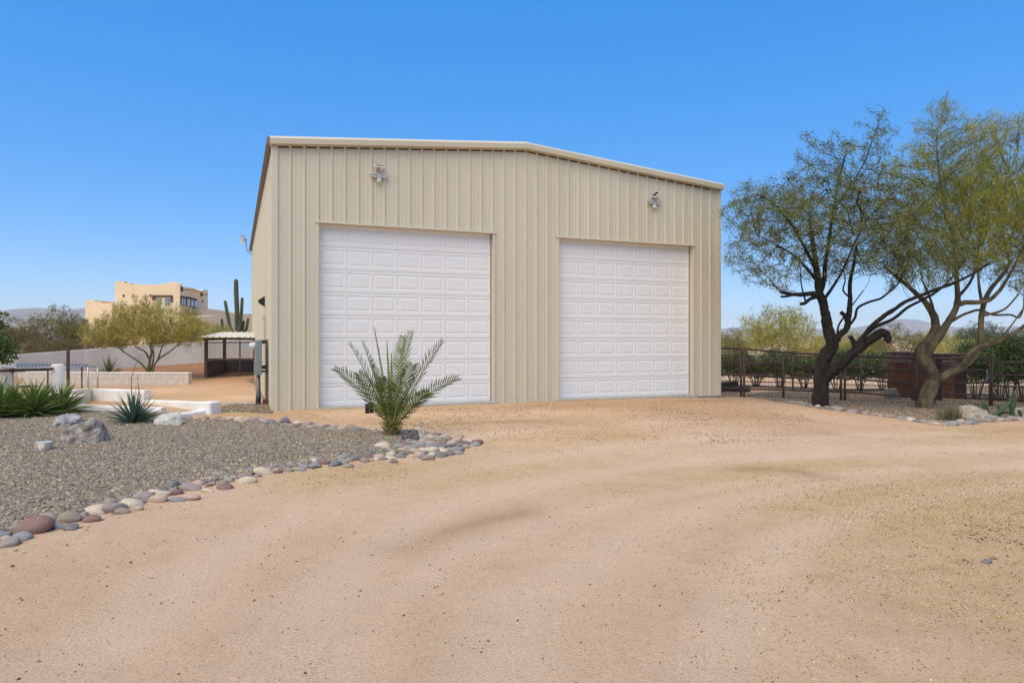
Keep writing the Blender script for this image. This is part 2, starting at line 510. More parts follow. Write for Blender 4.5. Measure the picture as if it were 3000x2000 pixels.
def chips(name, pts, zfun, size, cols, mat_, label, flat=0.45, kind='stuff', cat='gravel', skew=2.0):
    """many small angular stones, one mesh"""
    n = len(pts)
    T = np.array([[1, 0, 0], [0.1, 0.75, 0.15], [-0.9, 0.15, 0], [0.05, -0.8, -0.1], [0.15, 0.1, 1], [-0.1, 0, -1]], float)
    TF = np.array([[0, 1, 4], [1, 2, 4], [2, 3, 4], [3, 0, 4], [1, 0, 5], [2, 1, 5], [3, 2, 5], [0, 3, 5]])
    V = np.repeat(T[None], n, 0) * (1 + RNG.uniform(-0.3, 0.3, (n, 6, 1)))
    s = size[0] + (size[1] - size[0]) * RNG.random(n) ** skew
    V *= np.stack([s, s * RNG.uniform(0.55, 1.0, n), s * flat * RNG.uniform(0.6, 1.3, n)], -1)[:, None, :]
    t1, t2 = RNG.normal(0, 0.35, n), RNG.normal(0, 0.35, n); az = RNG.random(n) * 6.283
    x, y, z = V[..., 0], V[..., 1], V[..., 2]
    y, z = y * np.cos(t1)[:, None] - z * np.sin(t1)[:, None], y * np.sin(t1)[:, None] + z * np.cos(t1)[:, None]
    x, z = x * np.cos(t2)[:, None] - z * np.sin(t2)[:, None], x * np.sin(t2)[:, None] + z * np.cos(t2)[:, None]
    x, y = x * np.cos(az)[:, None] - y * np.sin(az)[:, None], x * np.sin(az)[:, None] + y * np.cos(az)[:, None]
    zz = zfun(pts[:, 0], pts[:, 1]) + s * flat * 0.35
    V = np.stack([x + pts[:, 0:1], y + pts[:, 1:2], z + zz[:, None]], -1).reshape(-1, 3)
    Fc = (TF[None] + (np.arange(n) * 6)[:, None, None]).reshape(-1, 3)
    cols = np.asarray(cols); c = cols[RNG.integers(0, len(cols), n)] * RNG.uniform(0.7, 1.3, (n, 1))
    o = link(name, np_mesh(name, V, Fc, mat_, np.repeat(c, 6, 0)))
    return tag(o, label, cat, kind=kind)

def scatter(poly, dens, dens_fn=None):
    p = np.array(poly); lo, hi = p.min(0), p.max(0)
    n = int((hi - lo).prod() * dens)
    q = RNG.random((n, 2)) * (hi - lo) + lo
    q = q[in_poly(q[:, 0], q[:, 1], poly)]
    if dens_fn is not None: q = q[RNG.random(len(q)) < dens_fn(q[:, 0], q[:, 1])]
    return q

STONE = tint_mat('loose_stone')
m, nt, b = new_mat('gravel_bedding')
tc = nd(nt, 'ShaderNodeTexCoord').outputs['Object']
vo = nd(nt, 'ShaderNodeTexVoronoi'); vo.inputs['Scale'].default_value = 26; nt.links.new(tc, vo.inputs['Vector'])
gc = ramp(nt, noise(nt, tc, 30, 5, 0.7), [(0.3, (0.10, 0.085, 0.065)), (0.5, (0.21, 0.18, 0.14)), (0.7, (0.34, 0.29, 0.225))])
gv = nd(nt, 'ShaderNodeSeparateColor'); nt.links.new(vo.outputs['Color'], gv.inputs[0])
gc = mixc(nt, 0.9, gc, ramp(nt, gv.outputs[0], [(0.0, (0.5,) * 3), (0.6, (1.0,) * 3), (1.0, (1.5, 1.45, 1.35))]), 'MULTIPLY')
nt.links.new(gc, b.inputs['Base Color']); b.inputs['Roughness'].default_value = 0.95
bump(nt, b, vo.outputs['Distance'], 0.9, 0.03)
GRAVEL = m

FRONT_PX = [(-260, 1660), (0, 1580), (60, 1555), (150, 1530), (280, 1498), (420, 1465), (540, 1432), (660, 1405), (770, 1384), (880, 1366), (990, 1352), (1090, 1338), (1180, 1326)]
BACK_PX = [(1290, 1282), (1210, 1270), (1110, 1262), (1020, 1258), (930, 1252), (850, 1244), (760, 1236), (660, 1230), (550, 1229)]
TIP_PX = [(1180, 1328), (1260, 1318), (1330, 1306), (1372, 1296)]
bed = [gxy(*p) for p in FRONT_PX] + [gxy(1300, 1312), gxy(1340, 1296)] + [gxy(*p) for p in BACK_PX] + [gxy(500, 1222), gxy(480, 1205), gxy(240, 1205), gxy(60, 1205), gxy(-300, 1205)]
sheet('gravel_bed', bed, 0.06, 0.025, GRAVEL, 'grey crushed gravel bed around the young palm')
GCOL = [tuple(np.array(c) * (1.0, 0.92, 0.82)) for c in [(0.25, 0.215, 0.165), (0.32, 0.275, 0.205), (0.18, 0.16, 0.125), (0.40, 0.34, 0.25), (0.28, 0.22, 0.155), (0.21, 0.195, 0.165), (0.46, 0.38, 0.26), (0.12, 0.11, 0.09), (0.32, 0.245, 0.18)]]
q = scatter(bed, 1900, lambda x, y: np.clip(1.15 - 0.045 * y, 0.35, 1))
chips('crushed_gravel', q, lambda x, y: zg(x, y) + 0.018, (0.011, 0.034), GCOL, STONE, 'loose grey crushed stone covering the left gravel bed')

# gravel along the side of the building and under the two big trees
side = [gxy(*p) for p in [(800, 1212), (720, 1207), (640, 1206), (650, 1190), (720, 1180), (778, 1183), (745, 1125), (718, 1112), (741, 1110), (764, 1151), (800, 1203)]]
sheet('side_gravel', side, 0.08, 0.012, GRAVEL, 'grey gravel strip along the side of the metal building', edge=0.5)
q = scatter(side, 900); chips('side_crushed_gravel', q, lambda x, y: zg(x, y) + 0.012, (0.012, 0.034), GCOL, STONE, 'loose grey crushed stone beside the building corner')
tree_bed = [gxy(*p) for p in [(2300, 1180), (2400, 1196), (2500, 1207), (2620, 1223), (2740, 1243), (2850, 1240), (3000, 1232), (3250, 1232), (3300, 1130), (2800, 1130), (2500, 1140), (2250, 1148), (2180, 1160)]]
sheet('tree_gravel_bed', tree_bed, 0.1, 0.014, GRAVEL, 'grey-brown gravel bed under the two big trees', edge=0.5)
q = scatter(tree_bed, 420); chips('tree_bed_crushed_gravel', q, lambda x, y: zg(x, y) + 0.012, (0.013, 0.034), [(c[0]*1.05, c[1]*0.95, c[2]*0.85) for c in GCOL], STONE, 'loose crushed stone under the two big trees')

# pebbles and grit lying on the dirt
yard = [gxy(*p) for p in [(-100, 2150), (-100, 1640), (420, 1490), (900, 1385), (1400, 1310), (1300, 1262), (820, 1225), (1000, 1205), (2100, 1172), (2300, 1195), (2700, 1255), (3100, 1255), (3100, 2150)]]
PCOL = [(0.10, 0.08, 0.06), (0.18, 0.14, 0.10), (0.26, 0.2, 0.14), (0.36, 0.26, 0.16), (0.45, 0.34, 0.21), (0.08, 0.07, 0.06), (0.24, 0.15, 0.09), (0.5, 0.4, 0.28)]
dl = lambda x, y: np.clip(0.05 + 0.18 * sm(-0.1, 0.3, vnoise(x, y, 0.55, 15) + 0.6 * vnoise(x, y, 0.2, 16)) + 0.5 * sm(0.1, 0.5, vnoise(x, y, 1.7, 8) + 0.25 * sm(0.8, 3.0, x - 0.12 * y) * (1 - sm(7.5, 10.5, y)) + 0.2 * vnoise(x, y, 0.4, 9)) + 0.5 * sm(2.4, 3.4, x + 0.1 * vnoise(x, y, 0.3, 5)) * (1 - sm(6.5, 8.0, y)) + 0.28 * sm(9.5, 13, y) * sm(-0.15, 0.2, vnoise(x, y, 0.8, 17)), 0, 1)
q = scatter(yard, 900, dl)
chips('pebbles', q, zg, (0.0028, 0.0125), PCOL, STONE, 'small dark pebbles and grit strewn over the dirt yard', flat=0.5, cat='pebbles', skew=3.2)
q = scatter(yard, 2600, lambda x, y: dl(x, y) * (1 - sm(6.5, 10, y)))
chips('sand_grains', q, zg, (0.0016, 0.0055), [(0.55, 0.42, 0.24), (0.62, 0.5, 0.34), (0.45, 0.32, 0.16), (0.3, 0.23, 0.15), (0.7, 0.58, 0.42)], STONE, 'coarse tan sand grains on the dirt near the camera', flat=0.7, cat='sand')
# stones kicked off the border on to the dirt
edge = [gxy(*p) for p in FRONT_PX + TIP_PX]
q = scatter([gxy(*p) for p in [(-100, 1720), (-100, 1560), (660, 1400), (1180, 1320), (1390, 1290), (1450, 1300), (1200, 1390), (640, 1480), (200, 1620)]], 150,
            lambda x, y: np.exp(-np.maximum(polyline_dist(x, y, edge) - 0.1, 0) / 0.28))
chips('stray_gravel', q, zg, (0.006, 0.021), GCOL, STONE, 'stray grey gravel spilled over the stone border', flat=0.6)

# darker gravel washed together at the right
dk = [gxy(*p) for p in [(2780, 1560), (2900, 1500), (3100, 1480), (3100, 1760), (2900, 1740), (2800, 1680)]]
cx_, cy_ = gxy(2960, 1610)
q = scatter(dk, 1500, lambda x, y: np.exp(-((x - cx_) / 0.5) ** 2 - ((y - cy_) / 0.75) ** 2) * sm(-0.3, 0.3, vnoise(x, y, 0.3, 19)) + 0.03)
chips('washed_gravel', q, zg, (0.004, 0.016), [(0.10, 0.09, 0.07), (0.16, 0.14, 0.105), (0.24, 0.2, 0.14), (0.33, 0.27, 0.18), (0.13, 0.125, 0.09)], STONE, 'patch of dark washed gravel on the dirt at the right edge', flat=0.55, skew=2.4)

# fallen yellow litter and coarse grit over the right foreground, and one patch before the doors
OCH = [(0.52, 0.35, 0.10), (0.62, 0.46, 0.20), (0.46, 0.30, 0.12), (0.58, 0.45, 0.28), (0.34, 0.24, 0.12), (0.66, 0.54, 0.36), (0.20, 0.15, 0.10), (0.55, 0.37, 0.08)]
lit = [gxy(*p) for p in [(1500, 1420), (2300, 1385), (3150, 1340), (3150, 2150), (1500, 2150)]]
def litter(x, y):
    px = 1500 + FPX * x / y; py = 1000 + FPX * EYE / y
    k = sm(1900, 2500, px + 260 * vnoise(x, y, 0.8, 90)) * sm(1360, 1440, py)
    blob_ = np.exp(-((px - 2560) / 130) ** 2 - ((py - 1700) / 75) ** 2) + 0.8 * np.exp(-((px - 2850) / 160) ** 2 - ((py - 1480) / 50) ** 2)
    return np.clip((0.10 + 0.75 * sm(-0.3, 0.35, vnoise(x, y, 0.45, 91) + 0.5 * vnoise(x, y, 0.16, 92))) * k * (1 - 0.6 * sm(7.5, 10, y)) + 0.5 * blob_ + 0.035, 0, 1)
q = scatter(lit, 3600, litter)
chips('yellow_litter', q, zg, (0.0025, 0.0095), OCH, STONE, 'fallen yellow litter and coarse grit over the right foreground', flat=0.5, cat='litter', skew=1.8)
pat = [gxy(*p) for p in [(1380, 1330), (1420, 1270), (1640, 1255), (1760, 1290), (1640, 1345)]]
q = scatter(pat, 700, lambda x, y: sm(-0.25, 0.4, vnoise(x, y, 0.5, 93) + 0.4 * vnoise(x, y, 0.2, 94)))
chips('door_litter', q, zg, (0.005, 0.014), OCH, STONE, 'thin patch of yellow litter on the dirt before the garage doors', flat=0.45, cat='litter', skew=2.0)
# broken stone washed out along the front of the building
fr = [gxy(*p) for p in [(810, 1216), (1000, 1206), (2110, 1170), (2300, 1186), (2420, 1250), (2300, 1300), (1700, 1300), (1400, 1285), (1380, 1262), (1000, 1238)]]
q = scatter(fr, 330, lambda x, y: 0.12 + 0.88 * sm(-0.2, 0.4, vnoise(x, y, 1.3, 95) + 0.6 * vnoise(x, y, 0.35, 96)))
chips('washed_stones', q, zg, (0.006, 0.021), [(0.30, 0.17, 0.10), (0.22, 0.15, 0.11), (0.14, 0.11, 0.09), (0.42, 0.30, 0.19), (0.5, 0.38, 0.26), (0.09, 0.08, 0.07), (0.36, 0.22, 0.12)], STONE, 'small reddish broken stones strewn before the garage doors', flat=0.5, cat='pebbles', skew=2.6)
# ------------------------------------------------------------------ metal building
TH = R(21.94)
BX, BY = -5.357, 15.46
FT = 0.3048
W, L = 12.27, 19.5
EAVE, RIDGE = 5.98, 6.51        # underside of the trim / roof line at corner and at ridge
bld = empty('metal_building', (BX, BY, 0), TH, 'large tan ribbed-steel workshop with two white roll-up doors', 'building')
def rooft(u): return EAVE + (RIDGE - EAVE) * (1 - abs(u - W / 2) / (W / 2))
UK = lambda k: (k + 1.2) * FT
DOORS = [(UK(2.05), UK(16.05)), (UK(22.06), UK(35.98))]
DTOP, SLAB = 4.276, 0.05

def profile(u0, u1, ribs, extra=()):
    """(u, out) points of a ribbed steel sheet: tall ribs with two small beads between"""
    pts = [(u0, 0.0), (u1, 0.0)]
    for r in ribs:
        for du, o in ((-0.036, 0.0), (-0.017, 0.031), (0.017, 0.031), (0.036, 0.0)):
            pts.append((r + du, o))
        for c in (0.105, 0.2):
            for du, o in ((-0.022, 0.0), (-0.010, 0.0045), (0.010, 0.0045), (0.022, 0.0)):
                pts.append((r + c + du, o))
    pts = sorted([p for p in pts if u0 - 1e-6 <= p[0] <= u1 + 1e-6])
    us = [p[0] for p in pts]
    for e in extra:
        if u0 < e < u1: pts.append((e, float(np.interp(e, us, [p[1] for p in pts]))))
    return sorted(set(pts))

def wall_panel(place, u0, u1, ribs, zlo, zhi, extra=()):
    """place(u, out, z) -> local point"""
    mb = MB(); pr = profile(u0, u1, ribs, extra)
    for (a, oa), (c, oc) in zip(pr[:-1], pr[1:]):
        if c - a < 1e-5: continue
        mid = (a + c) / 2
        lo = zlo(mid)
        mb.add([place(a, oa, lo), place(c, oc, lo), place(c, oc, zhi(c)), place(a, oa, zhi(a))], [(0, 1, 2, 3)])
    return mb

def front_lo(u):
    for a, c in DOORS:
        if a < u < c: return DTOP
    return 0.0
cuts = [d for dd in DOORS for d in dd]
place_f = lambda u, o, z: (u, -o, z)
for i in range(14):
    a = UK(3 * i - 1.5) if i else 0.0
    c = min(UK(3 * i + 1.5), W)
    if a >= W - 0.01: break
    ribs = [UK(k) for k in range(3 * i - 1, 3 * i + 2) if 0.12 < UK(k) < W - 0.1]
    wall_panel(place_f, a, c, ribs, front_lo, rooft, cuts).build('front_wall_panel', TAN, bld)
npan = 21
sw = L / npan
for i in range(npan):
    ribs = [i * sw + sw * (j + 0.5) / 3 for j in range(3)]
    wall_panel(lambda s, o, z: (-o, s, z), i * sw, (i + 1) * sw, ribs, lambda s: -0.15, lambda s: EAVE + 0.02).build('side_wall_panel', TAN, bld)
    if i % 3 == 0:
        wall_panel(lambda s, o, z: (W + o, s, z), i * sw, (i + 3) * sw, [i * sw + sw * (j + 0.5) / 3 for j in range(9)], lambda s: -0.25, lambda s: EAVE + 0.02).build('right_wall_panel', TAN, bld)
wall_panel(lambda u, o, z: (u, L + o, z), 0, W, [UK(k) for k in range(0, 39)], lambda u: -0.5, rooft, (W / 2,)).build('rear_wall_panel', TAN, bld)

# screws in rows and down the laps
mb = MB()
def screw(u, z, o=0.0):
    r = 0.0085
    v = [(u + r * math.cos(a), -o - 0.001, z + r * math.sin(a)) for a in [k * math.pi / 3 for k in range(6)]] + \
        [(u + r * 0.6 * math.cos(a), -o - 0.008, z + r * 0.6 * math.sin(a)) for a in [k * math.pi / 3 for k in range(6)]]
    mb.add(v, [tuple(range(6, 12))] + [(k, (k + 1) % 6, 6 + (k + 1) % 6, 6 + k) for k in range(6)])
def is_wall(u, z): return not any(a - 0.05 < u < c + 0.05 and z < DTOP + 0.05 for a, c in DOORS)
for k in range(-1, 39):
    u = UK(k)
    for z in (0.09, 1.45, 3.05, 5.1):
        for du in ((-0.07,) if z > 1 else (-0.07, 0.07)):
            if 0.15 < u + du < W - 0.1 and is_wall(u + du, z): screw(u + du, z)
    if (k + 1) % 3 == 0 and 0.15 < u < W - 0.1:
        z = 0.35
        while z < rooft(u) - 0.2:
            if is_wall(u, z): screw(u - 0.005, z, 0.031)
            z += 0.51
so = mb.build('wall_screws', mat('screw_heads', (0.16, 0.145, 0.115), rough=0.5), bld); so['kind'] = 'stuff'
mb2, mb = mb, MB()
for s in np.arange(0.2, 12, 0.62):
    for z in (0.25, 0.9, 1.5, 2.1, 2.7, 3.3, 3.9, 4.5, 5.1, 5.6):
        r = 0.009
        mb.add([(-0.034, s + r * math.cos(a), z + r * math.sin(a)) for a in [k * math.pi / 3 for k in range(6)]], [tuple(range(5, -1, -1))])
so = mb.build('side_wall_screws', mat('screw_heads', (0.16, 0.145, 0.115)), bld); so['kind'] = 'stuff'

# corner trims
MB().box((-0.04, -0.036, -0.01), (0.105, -0.001, EAVE + 0.02), 0.004).box((-0.04, -0.001, -0.01), (-0.002, 0.10, EAVE + 0.02), 0.004).build('corner_trim', TAN_TRIM, bld)
MB().box((W - 0.085, -0.036, -0.02), (W + 0.04, -0.001, EAVE + 0.02), 0.004).build('corner_trim', TAN, bld)
MB().box((0.108, -0.033, -0.012), (W - 0.09, -0.0015, 0.0)).build('base_trim', TAN, bld)

# rake trim along the gable (two slopes) and the ridge joint
rake = [(0.04, 0.16), (-0.05, 0.165), (-0.185, 0.085), (-0.165, -0.03), (-0.09, -0.045), (-0.08, -0.02), (-0.036, -0.02), (-0.036, -0.055), (-0.03, -0.055), (-0.03, 0.0), (0.04, 0.0)]
for ua, ub in ((-0.07, W / 2), (W / 2, W + 0.05)):
    MB().prism(rake, [lambda y, z, u=ua: (u, y, rooft(u) + z), lambda y, z, u=ub: (u, y, rooft(u) + z)]).build('rake_trim', TAN, bld)
MB().prism([(y * 1.02 - 0.003, z + (0.004 if z > 0 else -0.003)) for y, z in rake[1:5]], [lambda y, z, u=u: (u, y, rooft(u) + z) for u in (W/2 - 0.12, W/2, W/2 + 0.12)]).build('ridge_cap', TAN, bld)
cl = MB(); kk = [UK(k) for k in range(-1, 39)]
for ua, ub in zip(kk[:-1], kk[1:]):
    a_, c_ = max(ua + 0.038, 0.11), min(ub - 0.038, W - 0.1)
    cl.add([(a_, -0.0285, rooft(a_) - 0.05), (c_, -0.0285, rooft(c_) - 0.05), (c_, -0.0285, rooft(c_) - 0.085), (a_, -0.0285, rooft(a_) - 0.085), (a_, -0.003, rooft(a_) - 0.05), (c_, -0.003, rooft(c_) - 0.05), (c_, -0.003, rooft(c_) - 0.085), (a_, -0.003, rooft(a_) - 0.085)],
           [(3, 2, 1, 0), (4, 5, 6, 7), (0, 1, 5, 4), (1, 2, 6, 5), (2, 3, 7, 6), (3, 0, 4, 7)])
so = cl.build('gable_closure_shade', mat('foam_gap_shade', (0.05, 0.043, 0.032), rough=0.9), bld); so['kind'] = 'stuff'  # closures coloured dark to put in the shade of the gaps between ribs
# eave gutter on the long sides: a dark trim with the rib gaps below
gut = [(0.0, 0.17), (-0.13, 0.13), (-0.14, 0.0), (-0.09, -0.03), (0.0, -0.03)]
MB().prism(gut, [lambda x, z: (x, -0.03, EAVE + z), lambda x, z: (x, L + 0.1, EAVE + z)]).build('eave_trim', TAN_DARK, bld)
MB().prism([(W - x, z) for x, z in gut][::-1], [lambda x, z: (x, -0.03, EAVE + z), lambda x, z: (x, L + 0.1, EAVE + z)]).build('eave_trim', TAN_DARK, bld)
mb3 = MB()
for i in range(npan * 3 - 1):
    s = sw * (i + 1) / 3
    mb3.box((-0.026, s - 0.06, EAVE - 0.075), (-0.004, s + 0.06, EAVE - 0.035))
mb3.build('eave_closure_shade', RUBBER, bld)  # black closures standing in for the shade in the rib gaps under the eave
for a, c in ((-0.02, W / 2), (W / 2, W + 0.02)):
    MB().add([(a, 0.04, rooft(a) + 0.14), (c, 0.04, rooft(c) + 0.14), (c, L + 0.1, rooft(c) + 0.14), (a, L + 0.1, rooft(a) + 0.14),
              (a, 0.04, rooft(a) + 0.02), (c, 0.04, rooft(c) + 0.02), (c, L + 0.1, rooft(c) + 0.02), (a, L + 0.1, rooft(a) + 0.02)],
             [(0, 1, 2, 3), (7, 6, 5, 4), (0, 4, 5, 1), (1, 5, 6, 2), (2, 6, 7, 3), (3, 7, 4, 0)]).build('roof', GALV, bld)
# slab
MB().box((0.02, 0.012, -0.5), (W - 0.02, L - 0.02, SLAB), 0.012).build('concrete_slab', CONC, bld)
for a, c in DOORS:
    MB().box((a - 0.12, -0.11, -0.4), (c + 0.12, 0.009, SLAB - 0.012), 0.01).build('door_apron', CONC, bld)

# doors
DREC = 0.15
NS = 8
for di, (a, c) in enumerate(DOORS):
    # jambs, header and their face trims
    MB().box((a - 0.015, 0.002, SLAB), (a, DREC + 0.1, DTOP)).build('jamb', TAN, bld)
    MB().box((c, 0.002, SLAB), (c + 0.015, DREC + 0.1, DTOP)).build('jamb', TAN, bld)
    MB().box((a - 0.015, 0.002, DTOP), (c + 0.015, DREC + 0.1, DTOP + 0.015)).build('header', TAN, bld)
    for x0, x1 in ((a - 0.045, a + 0.002), (c - 0.002, c + 0.045)):
        MB().box((x0, -0.040, 0.0), (x1, 0.004, DTOP + 0.002), 0.003).build('jamb_trim', TAN_TRIM, bld)
    MB().box((a - 0.075, -0.058, DTOP - 0.006), (c + 0.075, 0.004, DTOP + 0.040), 0.004).build('header_trim', TAN_TRIM, bld)
    door = empty('garage_door'); door.parent = bld; door.location = (a, DREC, SLAB)
    door['label'] = ('left' if di == 0 else 'right') + ' white roll-up door of raised panels'
    DW, DH = c - a, DTOP - SLAB + 0.02
    sh = DH / NS
    NP = 7; mg = 0.035; pit = (DW - 2 * mg) / NP
    pw, ph, z0p = pit - 0.055, sh * 0.70, sh * 0.165
    # one section with seven openings (shared), one raised panel (shared)
    g = 0.004
    xsn = [0.0]
    for j in range(NP):
        x = mg + j * pit + (pit - pw) / 2; xsn += [x, x + pw]
    xsn.append(DW)
    zsn = [g, z0p, z0p + ph, sh - g]
    sb = MB()
    for ii in range(len(xsn) - 1):
        for jj in range(3):
            if jj == 1 and ii % 2 == 1: continue
            sb.add([(xsn[ii], 0, zsn[jj]), (xsn[ii+1], 0, zsn[jj]), (xsn[ii+1], 0, zsn[jj+1]), (xsn[ii], 0, zsn[jj+1])], [(0, 1, 2, 3)])
    sb.add([(0, 0, sh - g), (DW, 0, sh - g), (DW, 0.02, sh - g + 0.004), (0, 0.02, sh - g + 0.004)], [(0, 1, 2, 3)])
    sb.add([(0, 0, g), (DW, 0, g), (DW, 0.02, g - 0.004), (0, 0.02, g - 0.004)], [(3, 2, 1, 0)])
    # back skin so that the section is a closed slab
    sb.add([(0, 0.045, g), (DW, 0.045, g), (DW, 0.045, sh - g), (0, 0.045, sh - g)], [(3, 2, 1, 0)])
    sme = sb.mesh('door_section', DOORW)
    pb = MB()
    rings = [(0, 0), (0.014, 0.008), (0.024, 0.0085), (0.028, 0.008), (0.066, 0.001), (0.070, 0.0)]
    vs = []
    for ins, dep in rings:
        vs += [(ins, dep, ins), (pw - ins, dep, ins), (pw - ins, dep, ph - ins), (ins, dep, ph - ins)]
    fs = [(4*k+e, 4*k+(e+1) % 4, 4*k+4+(e+1) % 4, 4*k+4+e) for k in range(len(rings) - 1) for e in range(4)]
    fs.append(tuple(4 * (len(rings) - 1) + e for e in range(4)))
    pme = pb.add(vs, fs).mesh('raised_panel', DOORW)
    for s in range(NS):
        link('door_section', sme, door, (0, 0, s * sh))
        for j in range(NP):
            link('raised_panel', pme, door, (mg + j * pit + (pit - pw) / 2, 0, s * sh + z0p))
    MB().box((-0.01, 0.002, -0.030), (DW + 0.01, 0.04, 0.004)).build('bottom_seal', RUBBER, door)
    MB().box((DW - 0.014, -0.012, 0.0), (DW - 0.001, -0.002, DH - 0.02)).build('side_seal', RUBBER, door)

# man door on the side with its frame and handle
d0, d1, dz = 3.35, 4.35, 2.2
MB().box((-0.075, d0, 0.0), (-0.035, d0 + 0.06, dz)).box((-0.075, d1 - 0.06, 0.0), (-0.035, d1, dz)).box((-0.075, d0, dz + 0.002), (-0.035, d1, dz + 0.07)).build('side_door_frame', TAN_TRIM, bld)
sd = MB().box((-0.05, d0 + 0.062, 0.02), (-0.03, d1 - 0.062, dz - 0.002)).build('side_door', DOORW, bld)
MB().tube([(-0.05, d0 + 0.14, 1.02), (-0.11, d0 + 0.14, 1.02)], 0.02).tube([(-0.10, d0 + 0.13, 1.02), (-0.10, d0 + 0.26, 1.02)], 0.012).build('handle', GALV, sd)

M_B = Matrix.Translation((BX, BY, 0)) @ Matrix.Rotation(TH, 4, 'Z')
def on_b(u, s, z): return M_B @ Vector((u, s, z))

# ------------------------------------------------------------------ things fixed on the building
def solar_light(u, z, pan, label):
    o = empty('solar_security_light', on_b(u, -0.032, z), TH, label, 'security light', 'solar security lights on the facade')
    MB().box((-0.075, -0.05, -0.055), (0.075, 0.0, 0.055), 0.01).build('housing', GREYP, o)
    for s in (-1, 1):
        x0, x1 = 0.078 * s, 0.205 * s
        vs = [(x0, -0.075, -0.045), (x1 * 0.9, -0.085, -0.028), (x1, -0.085, 0.030), (x0, -0.075, 0.030), (x0, -0.02, -0.045), (x1 * 0.9, -0.03, -0.028), (x1, -0.03, 0.030), (x0, -0.02, 0.030)]
        fs = [(0, 1, 2, 3), (7, 6, 5, 4), (0, 4, 5, 1), (1, 5, 6, 2), (2, 6, 7, 3), (3, 7, 4, 0)]
        hd = MB().add(vs, fs if s > 0 else [f[::-1] for f in fs]).build('lamp_head', GREYP, o)
        MB().box((min(x0, x1) - 0.006, -0.105, 0.0315), (max(x0, x1) + 0.006, -0.015, 0.043), 0.003).build('visor', WHITEP, hd)
    MB().tube([(0, -0.03, -0.05), (0, -0.05, -0.10)], 0.018).build('sensor_arm', WHITEP, o)
    sn = MB().box((-0.045, -0.10, -0.155), (0.045, -0.02, -0.075), 0.014).build('motion_sensor', WHITEP, o)
    MB().box((-0.03, -0.105, -0.14), (0.03, -0.099, -0.10), 0.002).build('lens', GREYP, sn)
    MB().tube([(0.0, 0.0, 0.16), (0.0, -0.06, 0.175), (0, -0.09, 0.195)], 0.012).box((-0.04, -0.012, 0.13), (0.04, 0.0, 0.21)).build('panel_bracket', GREYP, o)
    Mp = Matrix.Translation((0, -0.11, 0.215)) @ Matrix.Rotation(pan[0], 4, 'Y') @ Matrix.Rotation(pan[1], 4, 'X')
    sp = MB().box((-0.125, -0.085, -0.008), (0.125, 0.085, 0.010), 0.004, Mp).build('solar_panel', WHITEP, o)
    MB().box((-0.108, -0.068, 0.0105), (0.108, 0.068, 0.0125), 0, Mp).build('cell_sheet', DARKGLASS, sp)
    MB().tube([(-0.06, -0.02, 0.15), (-0.03, -0.025, 0.10), (0.02, -0.02, 0.12), (0.03, -0.02, 0.06)], 0.004, 5).build('cable', RUBBER, o)
solar_light(2.36, 5.455, (0, R(24)), 'white solar security light with a flat solar panel above the left garage door')
solar_light(10.0, 5.40, (R(-38), R(20)), 'white solar security light with a tilted solar panel above the right garage door')

# dish antenna on the rear eave corner
dish = empty('dish_antenna', on_b(-0.10, L - 0.6, 5.86), TH, 'small grey grid dish antenna on the rear eave corner', 'antenna')
MB().tube([(0.05, 0.2, -0.1), (-0.10, 0.1, 0.0), (-0.18, 0.0, 0.12), (-0.18, 0.0, 0.62)], 0.02).build('mast', GALV, dish)
rv = []; rf = []
NR, NA = 5, 24
for i in range(NR + 1):
    for k in range(NA):
        r = 0.25 * i / NR; a = 2 * math.pi * k / NA
        rv.append((0.9 * r * r, r * math.cos(a), r * math.sin(a)))
for i in range(NR):
    for k in range(NA): rf.append((i*NA+k, i*NA+(k+1) % NA, (i+1)*NA+(k+1) % NA, (i+1)*NA+k))
Md = Matrix.Translation((-0.30, 0.0, 0.55)) @ Matrix.Rotation(R(200), 4, 'Z')
off = len(rv); rv2 = rv + [(x - 0.008, y, z) for x, y, z in rv]
dd = MB().add([Md @ Vector(v) for v in rv2], rf + [tuple(off + i for i in f[::-1]) for f in rf], True).build('reflector', mat('pale_grey_grid', (0.42, 0.44, 0.46), rough=0.5), dish)
MB().tube([Md @ Vector((0, 0, 0)), Md @ Vector((0.26, 0, 0))], 0.012).tube([Md @ Vector((0.26, 0, 0)), Md @ Vector((0.32, 0, 0))], 0.03).build('feed', WHITEP, dd)
MB().box((-0.30, -0.04, 0.48), (-0.16, 0.04, 0.6), 0.01).build('mount_bracket', GALV, dish)

# wall-pack lamp over the side door
lamp = empty('wall_lamp', on_b(-0.034, 3.85, 2.66), TH, 'small black wedge-shaped wall lamp above the side door', 'wall lamp')
MB().add([(0,-0.13,0.14),(0,0.13,0.14),(0,0.13,-0.14),(0,-0.13,-0.14),(-0.17,-0.13,0.02),(-0.17,0.13,0.02),(-0.15,0.13,-0.04),(-0.15,-0.13,-0.04)],
         [(0,1,2,3),(0,4,5,1),(1,5,6,2),(2,6,7,3),(3,7,4,0),(4,7,6,5)]).build('housing', BLACKP, lamp)
MB().add([(-0.148,-0.11,-0.046),(-0.148,0.11,-0.046),(-0.012,0.11,-0.138),(-0.012,-0.11,-0.138)], [(0,1,2,3),(3,2,1,0)]).build('lens', GREYP, lamp)

